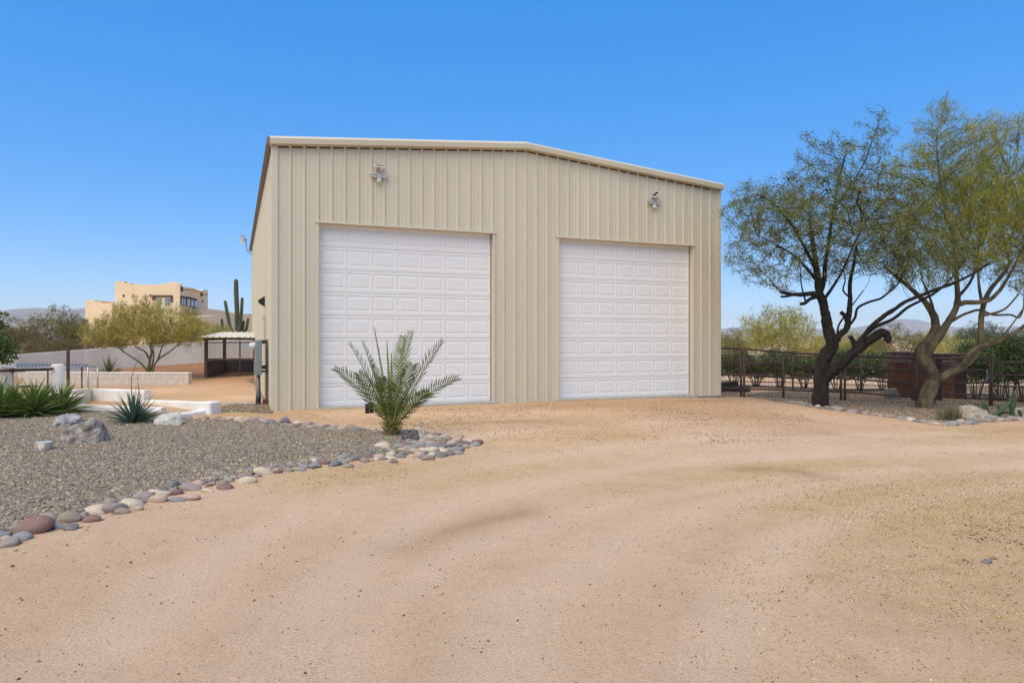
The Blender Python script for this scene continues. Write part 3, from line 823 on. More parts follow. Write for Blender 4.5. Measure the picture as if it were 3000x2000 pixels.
# electric meter cabinet on its strut frame
mt = empty('electric_meter', on_b(-0.26, 1.66, 0.0), TH, 'grey-green electric meter cabinet on conduit beside the building', 'electric meter')
cb = MB().box((-0.075, -0.20, 0.73), (0.075, 0.24, 1.60), 0.018).build('cabinet', METERG, mt)
MB().box((-0.088, -0.19, 0.78), (-0.076, 0.23, 1.08), 0.004).build('breaker_cover', METERG, cb)
MB().box((-0.02, -0.207, 0.76), (-0.012, -0.201, 1.56)).build('seam_flange', METERG, cb)
mtr = MB().tube([(-0.076, 0.02, 1.44), (-0.11, 0.02, 1.44), (-0.115, 0.02, 1.44), (-0.19, 0.02, 1.44), (-0.205, 0.02, 1.44)], [0.105, 0.105, 0.088, 0.088, 0.07], 20).build('meter_dome', mat('meter_glass', (0.5, 0.51, 0.53), rough=0.15), mt)
MB().tube([(-0.07, 0.02, 1.44), (-0.10, 0.02, 1.44)], 0.118, 20).build('meter_ring', GALV, mtr)
MB().tube([(-0.10, -0.10, 1.33), (-0.105, -0.10, 1.28)], [0.008, 0.012], 6).build('seal_tag', mat('red_tag', (0.4, 0.03, 0.02)), mt)
cd = MB().tube([(-0.01, -0.03, -0.05), (-0.01, -0.03, 0.74)], 0.045, 12).build('conduit', mat('grey_conduit', (0.17, 0.155, 0.135), (0.24, 0.22, 0.2), scale=8, rough=0.6), mt)
MB().tube([(-0.01, -0.03, 0.08), (-0.01, -0.03, 0.26)], 0.052, 12).tube([(-0.01, -0.03, 0.045), (-0.01, -0.03, 0.08)], 0.06, 12).build('collar', mat('dark_grey_pvc', (0.04, 0.055, 0.06)), cd)
MB().tube([(0.05, 0.06, -0.05), (0.03, 0.06, 0.74)], 0.016, 8).build('ground_rod_pipe', RUST, mt)
MB().box((0.17, -0.05, -0.05), (0.215, 0.0, 1.60)).build('strut', RUST, mt)
for z in (1.50, 0.88): MB().box((0.076, -0.055, z), (0.169, 0.005, z + 0.09)).build('strut_arm', RUST, mt)
MB().box((0.10, -0.06, 0.0), (0.225, 0.09, 0.13), 0.006).build('foot_block', DKWOOD, mt)
MB().tube([(0.075, 0.05, 0.82), (0.22, 0.05, 0.82)], 0.03, 10).build('service_elbow', GALV, mt)

# two short black posts before the left door
for i, (px, py, lb) in enumerate([(1076, 1209, 'left of the pair of short black steel posts by the left garage door'), (1089, 1207, 'right of the pair of short black steel posts by the left garage door')]):
    g = G(px, py)
    o = MB().tube([(0, 0, -0.1), (0, 0, 0.20), (0, 0, 0.212), (0, 0, 0.217)], [0.047, 0.047, 0.044, 0.034], 18).build('short_post', BLACKP, None, (g.x, g.y, float(zg(g.x, g.y))))
    tag(o, lb, 'post', 'short black posts')
# paver strip
pv = empty('paver_edging', G(705, 1183), R(4), 'row of flat concrete pavers set in the gravel by the meter', 'pavers')
for i in range(4):
    MB().box((-0.42 + i * 0.33, -0.09, -0.05), (-0.10 + i * 0.33, 0.09, 0.035), 0.008).build('paver', CONC, pv)
# ------------------------------------------------------------------ low walls, rails, pens and house on the left
def zgf(x, y): return float(zg(x, y))

def wall_run(name, pts, thick, mat_, label, cat='wall', bot=-0.5, rnd=0.03):
    """a plastered wall along plan points [(x, y, ztop)], softly rounded at the top"""
    mb = MB(); n = len(pts)
    P2 = [Vector((p[0], p[1])) for p in pts]
    offs = []
    for i in range(n):
        d = (P2[min(i+1, n-1)] - P2[max(i-1, 0)]).normalized()
        offs.append(Vector((-d.y, d.x)) * thick / 2)
    prof = [(-1, bot), (-1, -rnd), (-1 + 0.8 * rnd / thick, 0), (1 - 0.8 * rnd / thick, 0), (1, -rnd), (1, bot)]
    vs = []
    for i in range(n):
        for a, b_ in prof:
            q = P2[i] + offs[i] * a
            z = bot if b_ == bot else pts[i][2] + b_
            vs.append((q.x, q.y, z))
    k = len(prof); fs = []
    for i in range(n - 1):
        for j in range(k - 1): fs.append((i*k+j, (i+1)*k+j, (i+1)*k+j+1, i*k+j+1))
    fs += [tuple(range(k)), tuple((n-1)*k + j for j in range(k-1, -1, -1))]
    o = mb.add(vs, fs).build(name, mat_)
    return tag(o, label, cat)

def pz(px, py, D):
    p = P(px, py, D); return (p.x, p.y, p.z)

# sunken planter court: tall back wall that bends, low right wall, low front walls, two pillars
wall_run('court_wall', [pz(120, 1158, 14.8), pz(185, 1146, 15.8), pz(225, 1140, 17.2), pz(262, 1137, 18.3), pz(330, 1139, 18.0), pz(432, 1143, 17.4)], 0.20, STUCCO, 'tallest white stucco wall bending round the back of the sunken planter')
wall_run('court_wall', [pz(434, 1171, 17.3), pz(520, 1174, 16.5), pz(602, 1177.5, 15.4)], 0.20, STUCCO, 'low white stucco wall running from the tall bend to the corner pillar')
wall_run('court_wall', [pz(236, 1186, 15.3), pz(350, 1189, 15.25), pz(480, 1193, 15.1)], 0.20, STUCCO, 'low white stucco wall along the front of the planter behind the slender agave')
wall_run('court_wall', [pz(524, 1211, 14.3), pz(560, 1206, 14.5), pz(592, 1201, 14.75)], 0.20, STUCCO, 'short low white stucco wall behind the white boulder')
p = P(613, 1176, 14.9); q = P(219, 1157, 15.4)
for c, w, d, lb in ((p, 0.34, 0.36, 'square white stucco pillar at the right corner of the planter'), (q, 0.27, 0.30, 'square white stucco pillar beside the green yucca clump')):
    o = MB().box((-w/2, -d/2, -0.6), (w/2, d/2, c.z), 0.022).build('court_pillar', STUCCO, None, (c.x, c.y, 0), (0, 0, R(-14)))
    tag(o, lb, 'pillar')

# retaining wall of white-washed blocks: each block a piece
rw = empty('retaining_wall', (P(557, 1000, 24.0).x, 24.0, 0.0), 0, 'long low white-washed block retaining wall in front of the green-trunked tree', 'retaining wall')
dirv = Vector((P(80, 1000, 24.6).x, 24.6, 0)) - rw.location
rw.rotation_euler = (0, 0, math.atan2(dirv.y, dirv.x))
Lw = dirv.length; bl, bh = 0.40, 0.20
bm = MB().box((0.0015, -0.10, 0.0015), (bl - 0.0015, 0.10, bh - 0.0015), 0.005).mesh('block', STUCCO_OLD)
bmh = MB().box((0.0015, -0.10, 0.0015), (bl / 2 - 0.0015, 0.10, bh - 0.0015), 0.005).mesh('half_block', STUCCO_OLD)
for r in range(3):
    x = 0.0
    if r % 2: link('half_block', bmh, rw, (0, random.uniform(-0.004, 0.004), -0.16 + r * bh)); x = bl / 2
    while x < Lw:
        link('block', bm, rw, (x, random.uniform(-0.004, 0.004), -0.16 + r * bh)); x += bl
MB().box((-0.01, -0.115, 0.44), (Lw, 0.115, 0.475), 0.012).build('coping', STUCCO, rw)

# far perimeter wall rising with the bank
wall_run('perimeter_wall', [pz(-200, 1062, 30.5), pz(50, 1037.5, 32), pz(245, 1023.5, 34), pz(430, 1010, 35.5), pz(600, 999, 36.5), pz(760, 990, 37.5), pz(900, 984, 38.5)], 0.2, STUCCO_GREY, 'long pale grey stucco perimeter wall behind the green-trunked tree', bot=-1.0)

# white round gate post, square post at the frame edge, rusty top rail
def ground_at(px, D): 
    p = P(px, 1000, D); return p.x, p.y, zgf(p.x, p.y)
x, y, z = ground_at(169.5, 17.0)
o = MB().tube([(0, 0, -0.3), (0, 0, 0.97 - z), (0, 0, 0.985 - z), (0, 0, 1.0 - z)], [0.148, 0.146, 0.142, 0.10], 24).build('round_post', STUCCO, None, (x, y, z)); tag(o, 'round white stucco post holding the end of the rusty rail', 'post')
x, y, z = ground_at(8, 17.0)
o = MB().box((-0.2, -0.15, -0.3), (0.18, 0.15, 0.955 - z), 0.02).build('square_post', STUCCO, None, (x, y, z)); tag(o, 'square white stucco post under the green shrub at the left edge', 'post')
rl = empty('pipe_rail', pz(34, 1084, 16.75), 0, 'rusty brown pipe rail between the two white posts', 'rail')
a = Vector(pz(-60, 1088, 16.75)) - rl.location; c = Vector(pz(155, 1080, 16.78)) - rl.location
MB().tube([a, c], 0.036, 12).build('rail', RUST, rl)
MB().tube([Vector(pz(28, 1085, 16.75)) - rl.location, Vector(pz(42, 1084.3, 16.75)) - rl.location], 0.05, 12).build('clamp', RUST, rl)
x, y, z = ground_at(37, 16.75)
MB().tube([Vector((x, y, z - 0.2)) - rl.location, Vector(pz(37, 1086, 16.75)) - rl.location], 0.022, 10).build('rail_leg', GALV, rl)
x, y, z = ground_at(140, 17.3)
MB().tube([Vector((x, y, z - 0.2)) - rl.location, Vector(pz(140, 1081, 17.3)) - rl.location], 0.02, 10).build('rail_leg', RUST, rl)
x, y, z = ground_at(199.5, 18.2)
o = MB().box((-0.03, -0.03, -0.3), (0.03, 0.03, 1.44 - z), 0.004).build('steel_post', RUST, None, (x, y, z)); tag(o, 'tall square rusty steel post right of the round white post', 'post')

# low hutch with a corrugated grey roof on galvanised legs
hx, hy, hz = ground_at(160, 20.5)
hut = empty('corrugated_shelter', (hx, hy, hz), 0, 'low grey corrugated shelter roof on galvanised pipe legs', 'shelter')
def loc(px, py, D): return Vector(pz(px, py, D)) - hut.location
a, c, d_, e = loc(48, 1076, 20.0), loc(287, 1073, 20.6), loc(262, 1066, 22.2), loc(45, 1063, 22.2)
NW = 60; rows = []
for (s0, s1) in ((a, loc(255, 1074.5, 20.5)), (e, d_)):
    rows.append([s0.lerp(s1, i / NW) + Vector((0, 0, 0.014 * math.sin(i * 2.1))) for i in range(NW + 1)])
vs = rows[0] + rows[1]; vs2 = [v - Vector((0, 0, 0.008)) for v in vs]
fs = [(i, i + 1, NW + 2 + i, NW + 1 + i) for i in range(NW)]
MB().add(vs + vs2, fs + [tuple(k + len(vs) for k in f[::-1]) for f in fs]).build('roof_sheet', GALVR, hut)
MB().tube([a - Vector((0, 0, 0.03)), c], 0.022, 10).build('front_pipe', GALV, hut)
MB().tube([c, d_ + Vector((0.3, 0, -0.03))], 0.02, 10).build('end_pipe', GALV, hut)
for px, D in ((240, 21.2), (258, 20.5), (286, 20.6), (37, 20.2)):
    xx, yy, z0 = ground_at(px, D)
    MB().tube([Vector((xx, yy, z0 - 0.1)) - hut.location, Vector((xx, yy, pz(px, 1074, D)[2])) - hut.location], 0.024, 10).build('leg', GALV, hut)
MB().box(tuple(loc(30, 1136, 20.4)), tuple(loc(115, 1128, 21.0)), 0.02).build('feed_trough', RUST, hut)

# animal pen with a white ribbed roof, rusty frame and wire mesh
PD = 28.0
px0, py0, pz0 = ground_at(604, PD)
pen = empty('animal_pen', (px0, py0, pz0), R(6), 'rusty wire-mesh animal pen with a white ribbed metal roof', 'animal pen')
PW, PDp, PH = 2.15, 2.4, 1.69 - pz0
for x, y, hgt in ((0, 0, PH - 0.02), (PW, 0, PH - 0.02), (0, PDp, PH + 0.10), (PW, PDp, PH + 0.10)):
    MB().box((x - 0.06, y - 0.05, -0.3), (x + 0.06, y + 0.05, hgt - 0.05)).build('post', RUST, pen)
MB().box((1.30, -0.02, -0.1), (1.345, 0.02, PH - 0.12)).build('mullion', RUST, pen)
MB().box((-0.1, -0.07, PH - 0.07), (PW + 0.05, 0.03, PH + 0.0)).build('roof_beam', RUST, pen)
MB().box((0.06, -0.03, PH - 0.20), (PW, 0.02, PH - 0.155)).build('top_rail', RUST, pen)
MB().box((0.06, -0.03, 0.72), (PW, 0.02, 0.80)).build('mid_rail', RUST, pen)
MB().box((0.06, PDp - 0.03, 0.0), (PW, PDp + 0.0, 0.74)).build('back_board', mat('dark_grey_panel', (0.085, 0.075, 0.065), (0.12, 0.105, 0.09), scale=3, rough=0.9), pen)
MB().box((-0.02, 0.05, 0.0), (0.02, PDp - 0.05, 0.70)).build('side_board', mat('dark_grey_panel', (0.085, 0.075, 0.065)), pen)
wm = MB()
for i in range(43):
    x = 0.07 + i * 0.05
    if x < PW: wm.box((x - 0.0022, -0.024, 0.02), (x + 0.0022, -0.020, PH - 0.15))
for j in range(18):
    z = 0.05 + j * 0.1
    if z < PH - 0.15: wm.box((0.06, -0.0285, z - 0.0022), (PW, -0.0245, z + 0.0022))
o = wm.build('wire_mesh', mat('rusty_wire', (0.07, 0.05, 0.04), rough=0.7), pen); o['kind'] = 'stuff'
prof = []
nr = 11; rp = (PW + 0.5) / nr
for i in range(nr):
    x = -0.32 + i * rp
    prof += [(x, 0.0), (x + rp * 0.72, 0.0), (x + rp * 0.80, 0.035), (x + rp * 0.92, 0.035), (x + rp, 0.0)]
mb = MB()
for (xa, za), (xb, zb) in zip(prof[:-1], prof[1:]):
    if xb - xa < 1e-6: continue
    f0, f1 = PH + 0.03, PH + 0.27
    mb.add([(xa, -0.28, f0 + za), (xb, -0.28, f0 + zb), (xb + 0.12, PDp + 0.1, f1 + zb), (xa + 0.12, PDp + 0.1, f1 + za)], [(0, 1, 2, 3)])
    mb.add([(xa, -0.28, f0 + za - 0.01), (xb, -0.28, f0 + zb - 0.01), (xb + 0.12, PDp + 0.1, f1 + zb - 0.01), (xa + 0.12, PDp + 0.1, f1 + za - 0.01)], [(3, 2, 1, 0)])
mb.build('roof_sheet', mat('white_roof_steel', (0.72, 0.70, 0.66), (0.78, 0.765, 0.73), scale=2, rough=0.5), pen)

# ------------------------------------------------------------------ adobe house on the rise
HD = 70.0
hp = P(527, 1000, HD)
house = empty('adobe_house', (hp.x, hp.y, zgf(hp.x, hp.y)), 0, 'two-storey tan adobe house with stepped parapets and dark wood lintels', 'house')
hz0 = house.location.z
def Z(py, D=HD): return EYE - (py - 1000) / FPX * D - hz0
def X(px, D=HD): return (px - 1500) / FPX * D - hp.x
def slab_wall(name, xa, ya, xb, yb, top, depth, mat_):
    """wall block whose top is a parapet line [(t, z)]; t along a->b"""
    A, B = Vector((xa, ya)), Vector((xb, yb)); d = (B - A); nrm = Vector((-d.y, d.x)).normalized() * depth
    mb = MB(); vs = []; n = len(top)
    for t, z in top:
        q = A + d * t
        vs += [(q.x, q.y, -1.0), (q.x, q.y, z), (q.x + nrm.x, q.y + nrm.y, z), (q.x + nrm.x, q.y + nrm.y, -1.0)]
    fs = []
    for i in range(n - 1):
        for k in range(4): fs.append((4*i+k, 4*i+(k+1) % 4, 4*(i+1)+(k+1) % 4, 4*(i+1)+k)[::-1])
    fs += [(0, 1, 2, 3), tuple(4*(n-1)+k for k in (3, 2, 1, 0))]
    return mb.add(vs, fs).build(name, mat_, house)
xl = X(337)
def tl(px): return (X(px) - xl) / (0 - xl)
front = slab_wall('front_wall', xl, 0, 0, 0, [(0, Z(824)), (tl(364), Z(824)), (tl(364.3), Z(829)), (tl(383), Z(829)), (tl(383.3), Z(833)), (tl(420), Z(833.5)), (tl(474), Z(834)), (tl(474.4), Z(830)), (tl(493), Z(830)), (tl(493.4), Z(826.5)), (tl(515), Z(827)), (1.0, Z(832))], 0.5, ADOBE)
# the right face turns away from the viewer
RX, RY = X(609, 82), 12.0
def zr(py, t): return EYE - (py - 1000) / FPX * (HD + RY * t) - hz0
rightw = slab_wall('side_wall', 0.0, 0.0, RX, RY, [(0, Z(832)), (0.06, zr(836, .06)), (0.06, zr(839, .06)), (0.25, zr(842, .25)), (0.45, zr(845, .45)), (0.62, zr(850, .62)), (0.78, zr(852, .78)), (0.80, zr(849, .8)), (1.0, zr(849, 1))], 0.5, ADOBE)
slab_wall('back_wall', RX - 0.6, RY, xl + 0.5, 9.0, [(0, zr(852, 1)), (1, Z(832))], 0.4, ADOBE)
slab_wall('left_wall', xl + 0.02, 8.9, xl + 0.02, 0.52, [(0, Z(832)), (1, Z(824))], 0.4, ADOBE)
slab_wall('wing_wall', X(258), -0.5, X(337), -0.5, [(0, Z(880)), (0.36, Z(880)), (0.365, Z(884.5)), (0.58, Z(884.5)), (0.585, Z(889)), (1, Z(889))], 6.0, ADOBE)
slab_wall('right_wing_wall', X(596, 75), 5, X(700, 85), 15, [(0, Z(903, 75)), (0.5, Z(909, 80)), (1, Z(921, 85))], 6.0, ADOBE)
slab_wall('right_wing_wall', X(690, 84), 14, X(790, 90), 20, [(0, Z(915, 84)), (0.7, Z(927, 88)), (1, Z(929, 90))], 6.0, ADOBE)
slab_wall('terrace_wall', X(560, 69), -1, X(640, 74), 4, [(0, Z(940, 69)), (0.3, Z(926, 70)), (1, Z(923, 74))], 2.0, ADOBE)
MB().add([(-9, 3, Z(838)), (0, 3, Z(838)), (RX, RY, Z(845)), (xl, 9, Z(838))], [(0, 1, 2, 3)]).build('roof', ADOBE, house)
MB().box((X(690, 92), 21, Z(930, 92)), (X(790, 92), 23, Z(921, 92))).build('distant_roof', GALVR, house)
def arch(px, py, w, h):
    x, z = X(px), Z(py); v = []
    n = 8
    v = [(x - w/2, -0.06, z - h/2), (x + w/2, -0.06, z - h/2)] + [(x + w/2 * math.cos(math.pi * k / n), -0.06, z + h/2 * 0.2 + h/2 * 0.8 * math.sin(math.pi * k / n)) for k in range(n + 1)]
    b2 = [(a_, 0.1, c_) for a_, _, c_ in v]; m_ = len(v)
    MB().add(v + b2, [tuple(range(m_))] + [(k, (k + 1) % m_, m_ + (k + 1) % m_, m_ + k)[::-1] for k in range(m_)]).build('wall_niche', DKWOOD, house)
arch(362.5, 866, 0.18, 0.23); arch(441.5, 866, 0.18, 0.23)
MB().box((X(447), -0.14, Z(870)), (X(506), 0.05, Z(865)), 0.02).build('lintel', DKWOOD, house)
MB().box((X(447), -0.12, Z(879)), (X(457), 0.05, Z(870.2))).build('corbel', DKWOOD, house)
MB().box((X(501), -0.12, Z(885)), (X(506), 0.05, Z(870.2))).build('corbel', DKWOOD, house)
wf = MB().box((X(458), -0.04, Z(915)), (X(500), 0.05, Z(870.4))).build('window', CREAM, house)
for pa, pb in ((461, 473), (484, 499)):
    MB().box((X(pa), -0.055, Z(895)), (X(pb), -0.042, Z(873))).build('pane', GLASS, wf)
    MB().box((X((pa + pb) / 2 - .4), -0.065, Z(895)), (X((pa + pb) / 2 + .4), -0.056, Z(873))).build('muntin', CREAM, wf)
    MB().box((X(pa), -0.0655, Z(884.4)), (X(pb), -0.0562, Z(883.6))).build('muntin', CREAM, wf)
ang = math.atan2(RY, RX); Lr = math.hypot(RX, RY)
def rbox(name, t0, t1, y0, y1, za, zb, m_, par=None):
    M_ = Matrix.Rotation(ang, 4, 'Z')
    return MB().box((t0 * Lr, y0, za), (t1 * Lr, y1, zb), 0, M_).build(name, m_, par or house)
def tpx(px):   # parameter along the right face seen at pixel px
    k = (px - 1500) / FPX
    return (k * HD - hp.x) / (RX - k * RY)
for pa, pb, ya, yb in ((527.5, 541.5, 865.5, 895), (544, 575, 870, 899.5)):
    t0, t1 = max(tpx(pa), 0.004), tpx(pb); za, zb = zr(yb, (t0 + t1) / 2), zr(ya + 2, (t0 + t1) / 2)
    f = rbox('window', t0, t1, -0.10, 0.05, za, zb, DKWOOD)
    nn = 2 if pa < 530 else 3
    for i in range(nn):
        a0 = t0 + (t1 - t0) * (i + 0.16) / nn; a1 = t0 + (t1 - t0) * (i + 0.86) / nn
        rbox('pane', a0, a1, -0.125, -0.102, za + 0.05, zb - 0.25, CREAM if (nn == 3 and i == 0) else GLASS, f)
for px, ya, yb in ((530, 840, 853.5), (589, 855, 867)):
    t0 = max(tpx(px - 2), 0.01); za, zb = zr(yb, t0), zr(ya, t0)
    c_ = rbox('canale', t0, t0 + 0.05, -0.12, 0.05, za, zb, DKWOOD)
    rbox('spout', t0 + 0.015, t0 + 0.035, -0.75, -0.122, za + (zb - za) * 0.35, za + (zb - za) * 0.5, DKWOOD, c_)
rbox('wall_niche', tpx(591), tpx(594), -0.06, 0.05, zr(885, .85), zr(880, .85), DKWOOD)
for px, py, w, h, D in ((585, 920, 15, 6, 71), (640, 941, 5, 11, 79), (682, 938, 5, 10, 84)):
    a_ = Vector((X(px, D), D - HD, Z(py, D)))
    MB().box((a_.x - w / 2 * D / FPX, a_.y - 1.9, a_.z - h / 2 * D / FPX), (a_.x + w / 2 * D / FPX, a_.y - 1.5, a_.z + h / 2 * D / FPX)).build('canale', DKWOOD, house)

# ------------------------------------------------------------------ far hills
def hill(name, prof, D, label, mat_, depth=900):
    """ridge with a body: crest line from pixel profile, foot in front and behind, roughened"""
    crest = smooth_line([(p[0], p[1]) for p in prof], 6); n = len(crest); rows_ = 12; V = []
    for j in range(rows_):
        t = j / (rows_ - 1)
        for i, (px, py) in enumerate(crest):
            c = P(px, py, D); k = math.sin(math.pi * t) ** 0.9
            r_ = float(vnoise(px * 0.9, t * 60, 6, 40)) * 0.35 + float(vnoise(px * 3, t * 100, 7, 41)) * 0.18
            V.append((c.x * (1 + (t - 0.5) * 0.05), D + (t - 0.5) * 2 * depth, max(-6, (c.z) * (k * (1 + r_ * (1 - k)))) - 4))
    fs = [(j*n+i, j*n+i+1, (j+1)*n+i+1, (j+1)*n+i) for j in range(rows_-1) for i in range(n-1)]
    return tag(link(name, np_mesh(name, np.array(V), np.array(fs), mat_, smooth=True)), label, 'hill', kind='structure')
ROCKY = mat('desert_hillside', (0.22, 0.18, 0.15), (0.34, 0.30, 0.26), scale=0.012, rough=0.95)
hill('hill', [(-500, 990), (-200, 970), (0, 932), (40, 920), (80, 907), (127, 901), (170, 903), (210, 909), (240, 905), (290, 903), (400, 925), (600, 960), (900, 985)], 4200, 'distant grey hill left of the adobe house', ROCKY)
hill('hill', [(1900, 985), (2100, 962), (2200, 958), (2400, 962), (2480, 960), (2560, 950), (2630, 934), (2665, 939), (2700, 948), (2760, 956), (2850, 960), (3000, 955), (3300, 975)], 5200, 'distant pale mountains on the right', ROCKY)
# ------------------------------------------------------------------ river rocks and boulders
import bmesh
def rock_mesh(name, seed, amp=0.12, sub=2, facets=0, sc=(1, 1, 1), cut=1.0, lumps=0):
    rng = np.random.default_rng(seed)
    bm = bmesh.new(); bmesh.ops.create_icosphere(bm, subdivisions=sub, radius=1.0)
    co = np.array([v.co[:] for v in bm.verts])
    ph = rng.random((6, 3)) * 6; fr = rng.normal(0, 1.5, (6, 3))
    d = sum(np.sin(co @ fr[k] + ph[k][0]) / 6 for k in range(6)) * amp * 2.2
    co = co * (1 + d[:, None])
    for k in range(lumps):      # soft worn flats
        nrm = rng.normal(0, 1, 3); nrm /= np.linalg.norm(nrm); over = co @ nrm - rng.uniform(0.68, 0.86)
        co = co - np.where(over > 0, over * 0.75, 0)[:, None] * nrm
    for k in range(facets):
        nrm = rng.normal(0, 1, 3); nrm[2] = abs(nrm[2]) * 0.8 - 0.1; nrm /= np.linalg.norm(nrm)
        lim = rng.uniform(0.5, 0.82) * cut
        over = co @ nrm - lim
        co = co - np.where(over > 0, over * 0.985, 0)[:, None] * nrm
    if facets:
        for s_ in (3.0, 7.0, 15.0):
            f2 = rng.normal(0, s_, (5, 3)); p2 = rng.random(5) * 6
            co = co * (1 + sum(np.sin(co @ f2[k] + p2[k]) for k in range(5))[:, None] * 0.05 / s_ ** 0.8)
    co *= np.array(sc)
    for v, c in zip(bm.verts, co): v.co = c
    me = bpy.data.meshes.new(name); bm.to_mesh(me); bm.free()
    me.polygons.foreach_set('use_smooth', np.ones(len(me.polygons), bool)); me.update()
    if facets: me.set_sharp_from_angle(angle=R(17))
    return me

ROCKCOL = [('mauve-grey', (0.235, 0.185, 0.165), (0.30, 0.245, 0.22)), ('dark grey', (0.135, 0.125, 0.115), (0.19, 0.175, 0.16)), ('pinkish tan', (0.37, 0.255, 0.185), (0.45, 0.335, 0.255)),
           ('cream', (0.45, 0.365, 0.255), (0.54, 0.455, 0.345)), ('maroon', (0.175, 0.10, 0.08), (0.235, 0.145, 0.12)), ('blue-grey', (0.195, 0.195, 0.185), (0.265, 0.26, 0.245)), ('olive-grey', (0.235, 0.205, 0.16), (0.31, 0.275, 0.22)), ('brown-grey', (0.225, 0.175, 0.135), (0.295, 0.235, 0.19))]
RM = [mat('river_rock_' + n.replace(' ', '_').replace('-', '_'), a, b_, scale=3.2, rough=0.85, bs=0.3, bscale=9, bd=0.03, contrast=(0.3, 0.7)) for n, a, b_ in ROCKCOL]
WEIGHT = np.array([0.17, 0.12, 0.16, 0.13, 0.07, 0.10, 0.13, 0.12])
RMESH = []
for k in range(14):
    rr = np.random.default_rng(100 + k)
    me_ = rock_mesh('river_rock', 100 + k, 0.15, 3, sc=(1.0, rr.uniform(0.6, 0.88), rr.uniform(0.42, 0.6)), lumps=5 if k % 2 else 2)
    me_.materials.append(RM[0]); RMESH.append(me_)
placed = []
def put_rock(x, y, r, ci, where, group, mesh=None, az=None, lift=0.0, sc=(1, 1, 1)):
    o = bpy.data.objects.new('river_rock', mesh or RMESH[random.randrange(14)])
    o.location = (x, y, zgf(x, y) + r * (0.11 + lift)); o.scale = (r * sc[0], r * sc[1], r * sc[2])
    o.rotation_euler = (random.uniform(-.25, .25), random.uniform(-.25, .25), random.uniform(0, 6.28) if az is None else az)
    o.material_slots[0].link = 'OBJECT'; o.material_slots[0].material = RM[ci]
    COL.objects.link(o); placed.append((x, y, r))
    return tag(o, f'{ROCKCOL[ci][0]} smooth river rock {where}', 'rock', group)
def fill_rocks(line, half, n, rr, where, group, tight=0.715):
    line = smooth_line(line, 6); seg = [math.dist(a, b_) for a, b_ in zip(line[:-1], line[1:])]; tot = sum(seg)
    k = 0
    for _ in range(n):
        t = random.random() * tot; i = 0
        while i < len(seg) - 1 and t > seg[i]: t -= seg[i]; i += 1
        a, b_ = line[i], line[i+1]; f = t / max(seg[i], 1e-6)
        dx, dy = (b_[0] - a[0]) / max(seg[i], 1e-6), (b_[1] - a[1]) / max(seg[i], 1e-6)
        w = half(min(1, (sum(seg[:i]) + t) / tot)) if callable(half) else half
        o = random.uniform(-w, w)
        x, y = a[0] + (b_[0] - a[0]) * f - dy * o, a[1] + (b_[1] - a[1]) * f + dx * o
        r = rr[0] + (rr[1] - rr[0]) * random.random() ** 1.7
        if any((x - q[0]) ** 2 + (y - q[1]) ** 2 < (tight * (r + q[2])) ** 2 for q in placed): continue
        put_rock(x, y, r, int(RNG.choice(8, p=WEIGHT if 'trees' not in where else [.28, .16, .06, .08, .02, .12, .18, .10])), where, group); k += 1
    return k
# the rocks that stand out, at their places
W1 = 'in the stone border along the front of the gravel bed'
for px, py, rpx, ci, sc in ((95, 1555, 54, 4, (1.0, .85, 1.15)), (130, 1528, 36, 6, (1, 1, 1.1)), (25, 1592, 34, 0, (1, 1, 1)), (195, 1525, 42, 7, (1, .8, .9)), (170, 1546, 22, 5, (1, 1, 1)), (208, 1548, 27, 1, (1, 1, 1)),
                            (270, 1525, 28, 4, (1, .8, 1)), (280, 1497, 34, 3, (1, .9, .9)), (388, 1483, 36, 3, (1, .9, 1)), (465, 1468, 34, 2, (1, .8, 1)), (418, 1462, 30, 0, (1, 1, 1)), (517, 1447, 21, 4, (1, 1, 1.2)), (560, 1436, 34, 0, (1, .8, .8)), (654, 1432, 24, 4, (1, 1, 1.1)), (725, 1412, 29, 3, (1, 1, 1.1)), (520, 1468, 24, 5, (1, .9, .9)), (560, 1462, 28, 2, (1, .8, .7)), (405, 1494, 20, 2, (1, 1, 1)), (360, 1504, 26, 7, (1, .8, .9)), (608, 1441, 20, 3, (1, .9, 1)),
                            (1040, 1348, 21, 1, (1, .9, 1.7)), (950, 1360, 20, 4, (1, .8, 1.1)), (1110, 1338, 18, 2, (1, .8, 1)), (1145, 1333, 18, 3, (1, 1, 1)), (1207, 1336, 14, 3, (1, .8, .9)), (1020, 1370, 18, 6, (1, 1, 1.1)), (1155, 1353, 15, 1, (1, 1, 1.1))):
    g = G(px, py); r = rpx * g.y / FPX
    put_rock(g.x, g.y, r, ci, W1, 'river rocks along the front of the gravel bed', az=random.uniform(-.4, .4), sc=sc)
fill_rocks([gxy(*p) for p in FRONT_PX[:5]], 0.13, 500, (0.045, 0.10), W1, 'river rocks along the front of the gravel bed')
fill_rocks([gxy(*p) for p in FRONT_PX[4:]], lambda t: 0.14 + 0.16 * t, 900, (0.05, 0.115), W1, 'river rocks along the front of the gravel bed')
W2 = 'in the wide tip of the stone border right of the palm'
put_rock(*gxy(1322, 1303), 0.085, 3, W2, 'river rocks at the tip of the gravel bed', sc=(1, 1, 1.2))
fill_rocks([gxy(*p) for p in TIP_PX], lambda t: 0.55 * (1 - t) + 0.18, 500, (0.075, 0.14), W2, 'river rocks at the tip of the gravel bed')
fill_rocks([gxy(1190, 1300), gxy(1290, 1283), gxy(1350, 1284)], 0.25, 120, (0.075, 0.135), W2, 'river rocks at the tip of the gravel bed')
W3 = 'in the stone border along the back of the gravel bed'
o = put_rock(*gxy(836, 1242), 0.085, 0, 'standing upright in the back border before the building corner', 'river rocks along the back of the gravel bed', sc=(0.9, 1, 1.8), lift=0.7)
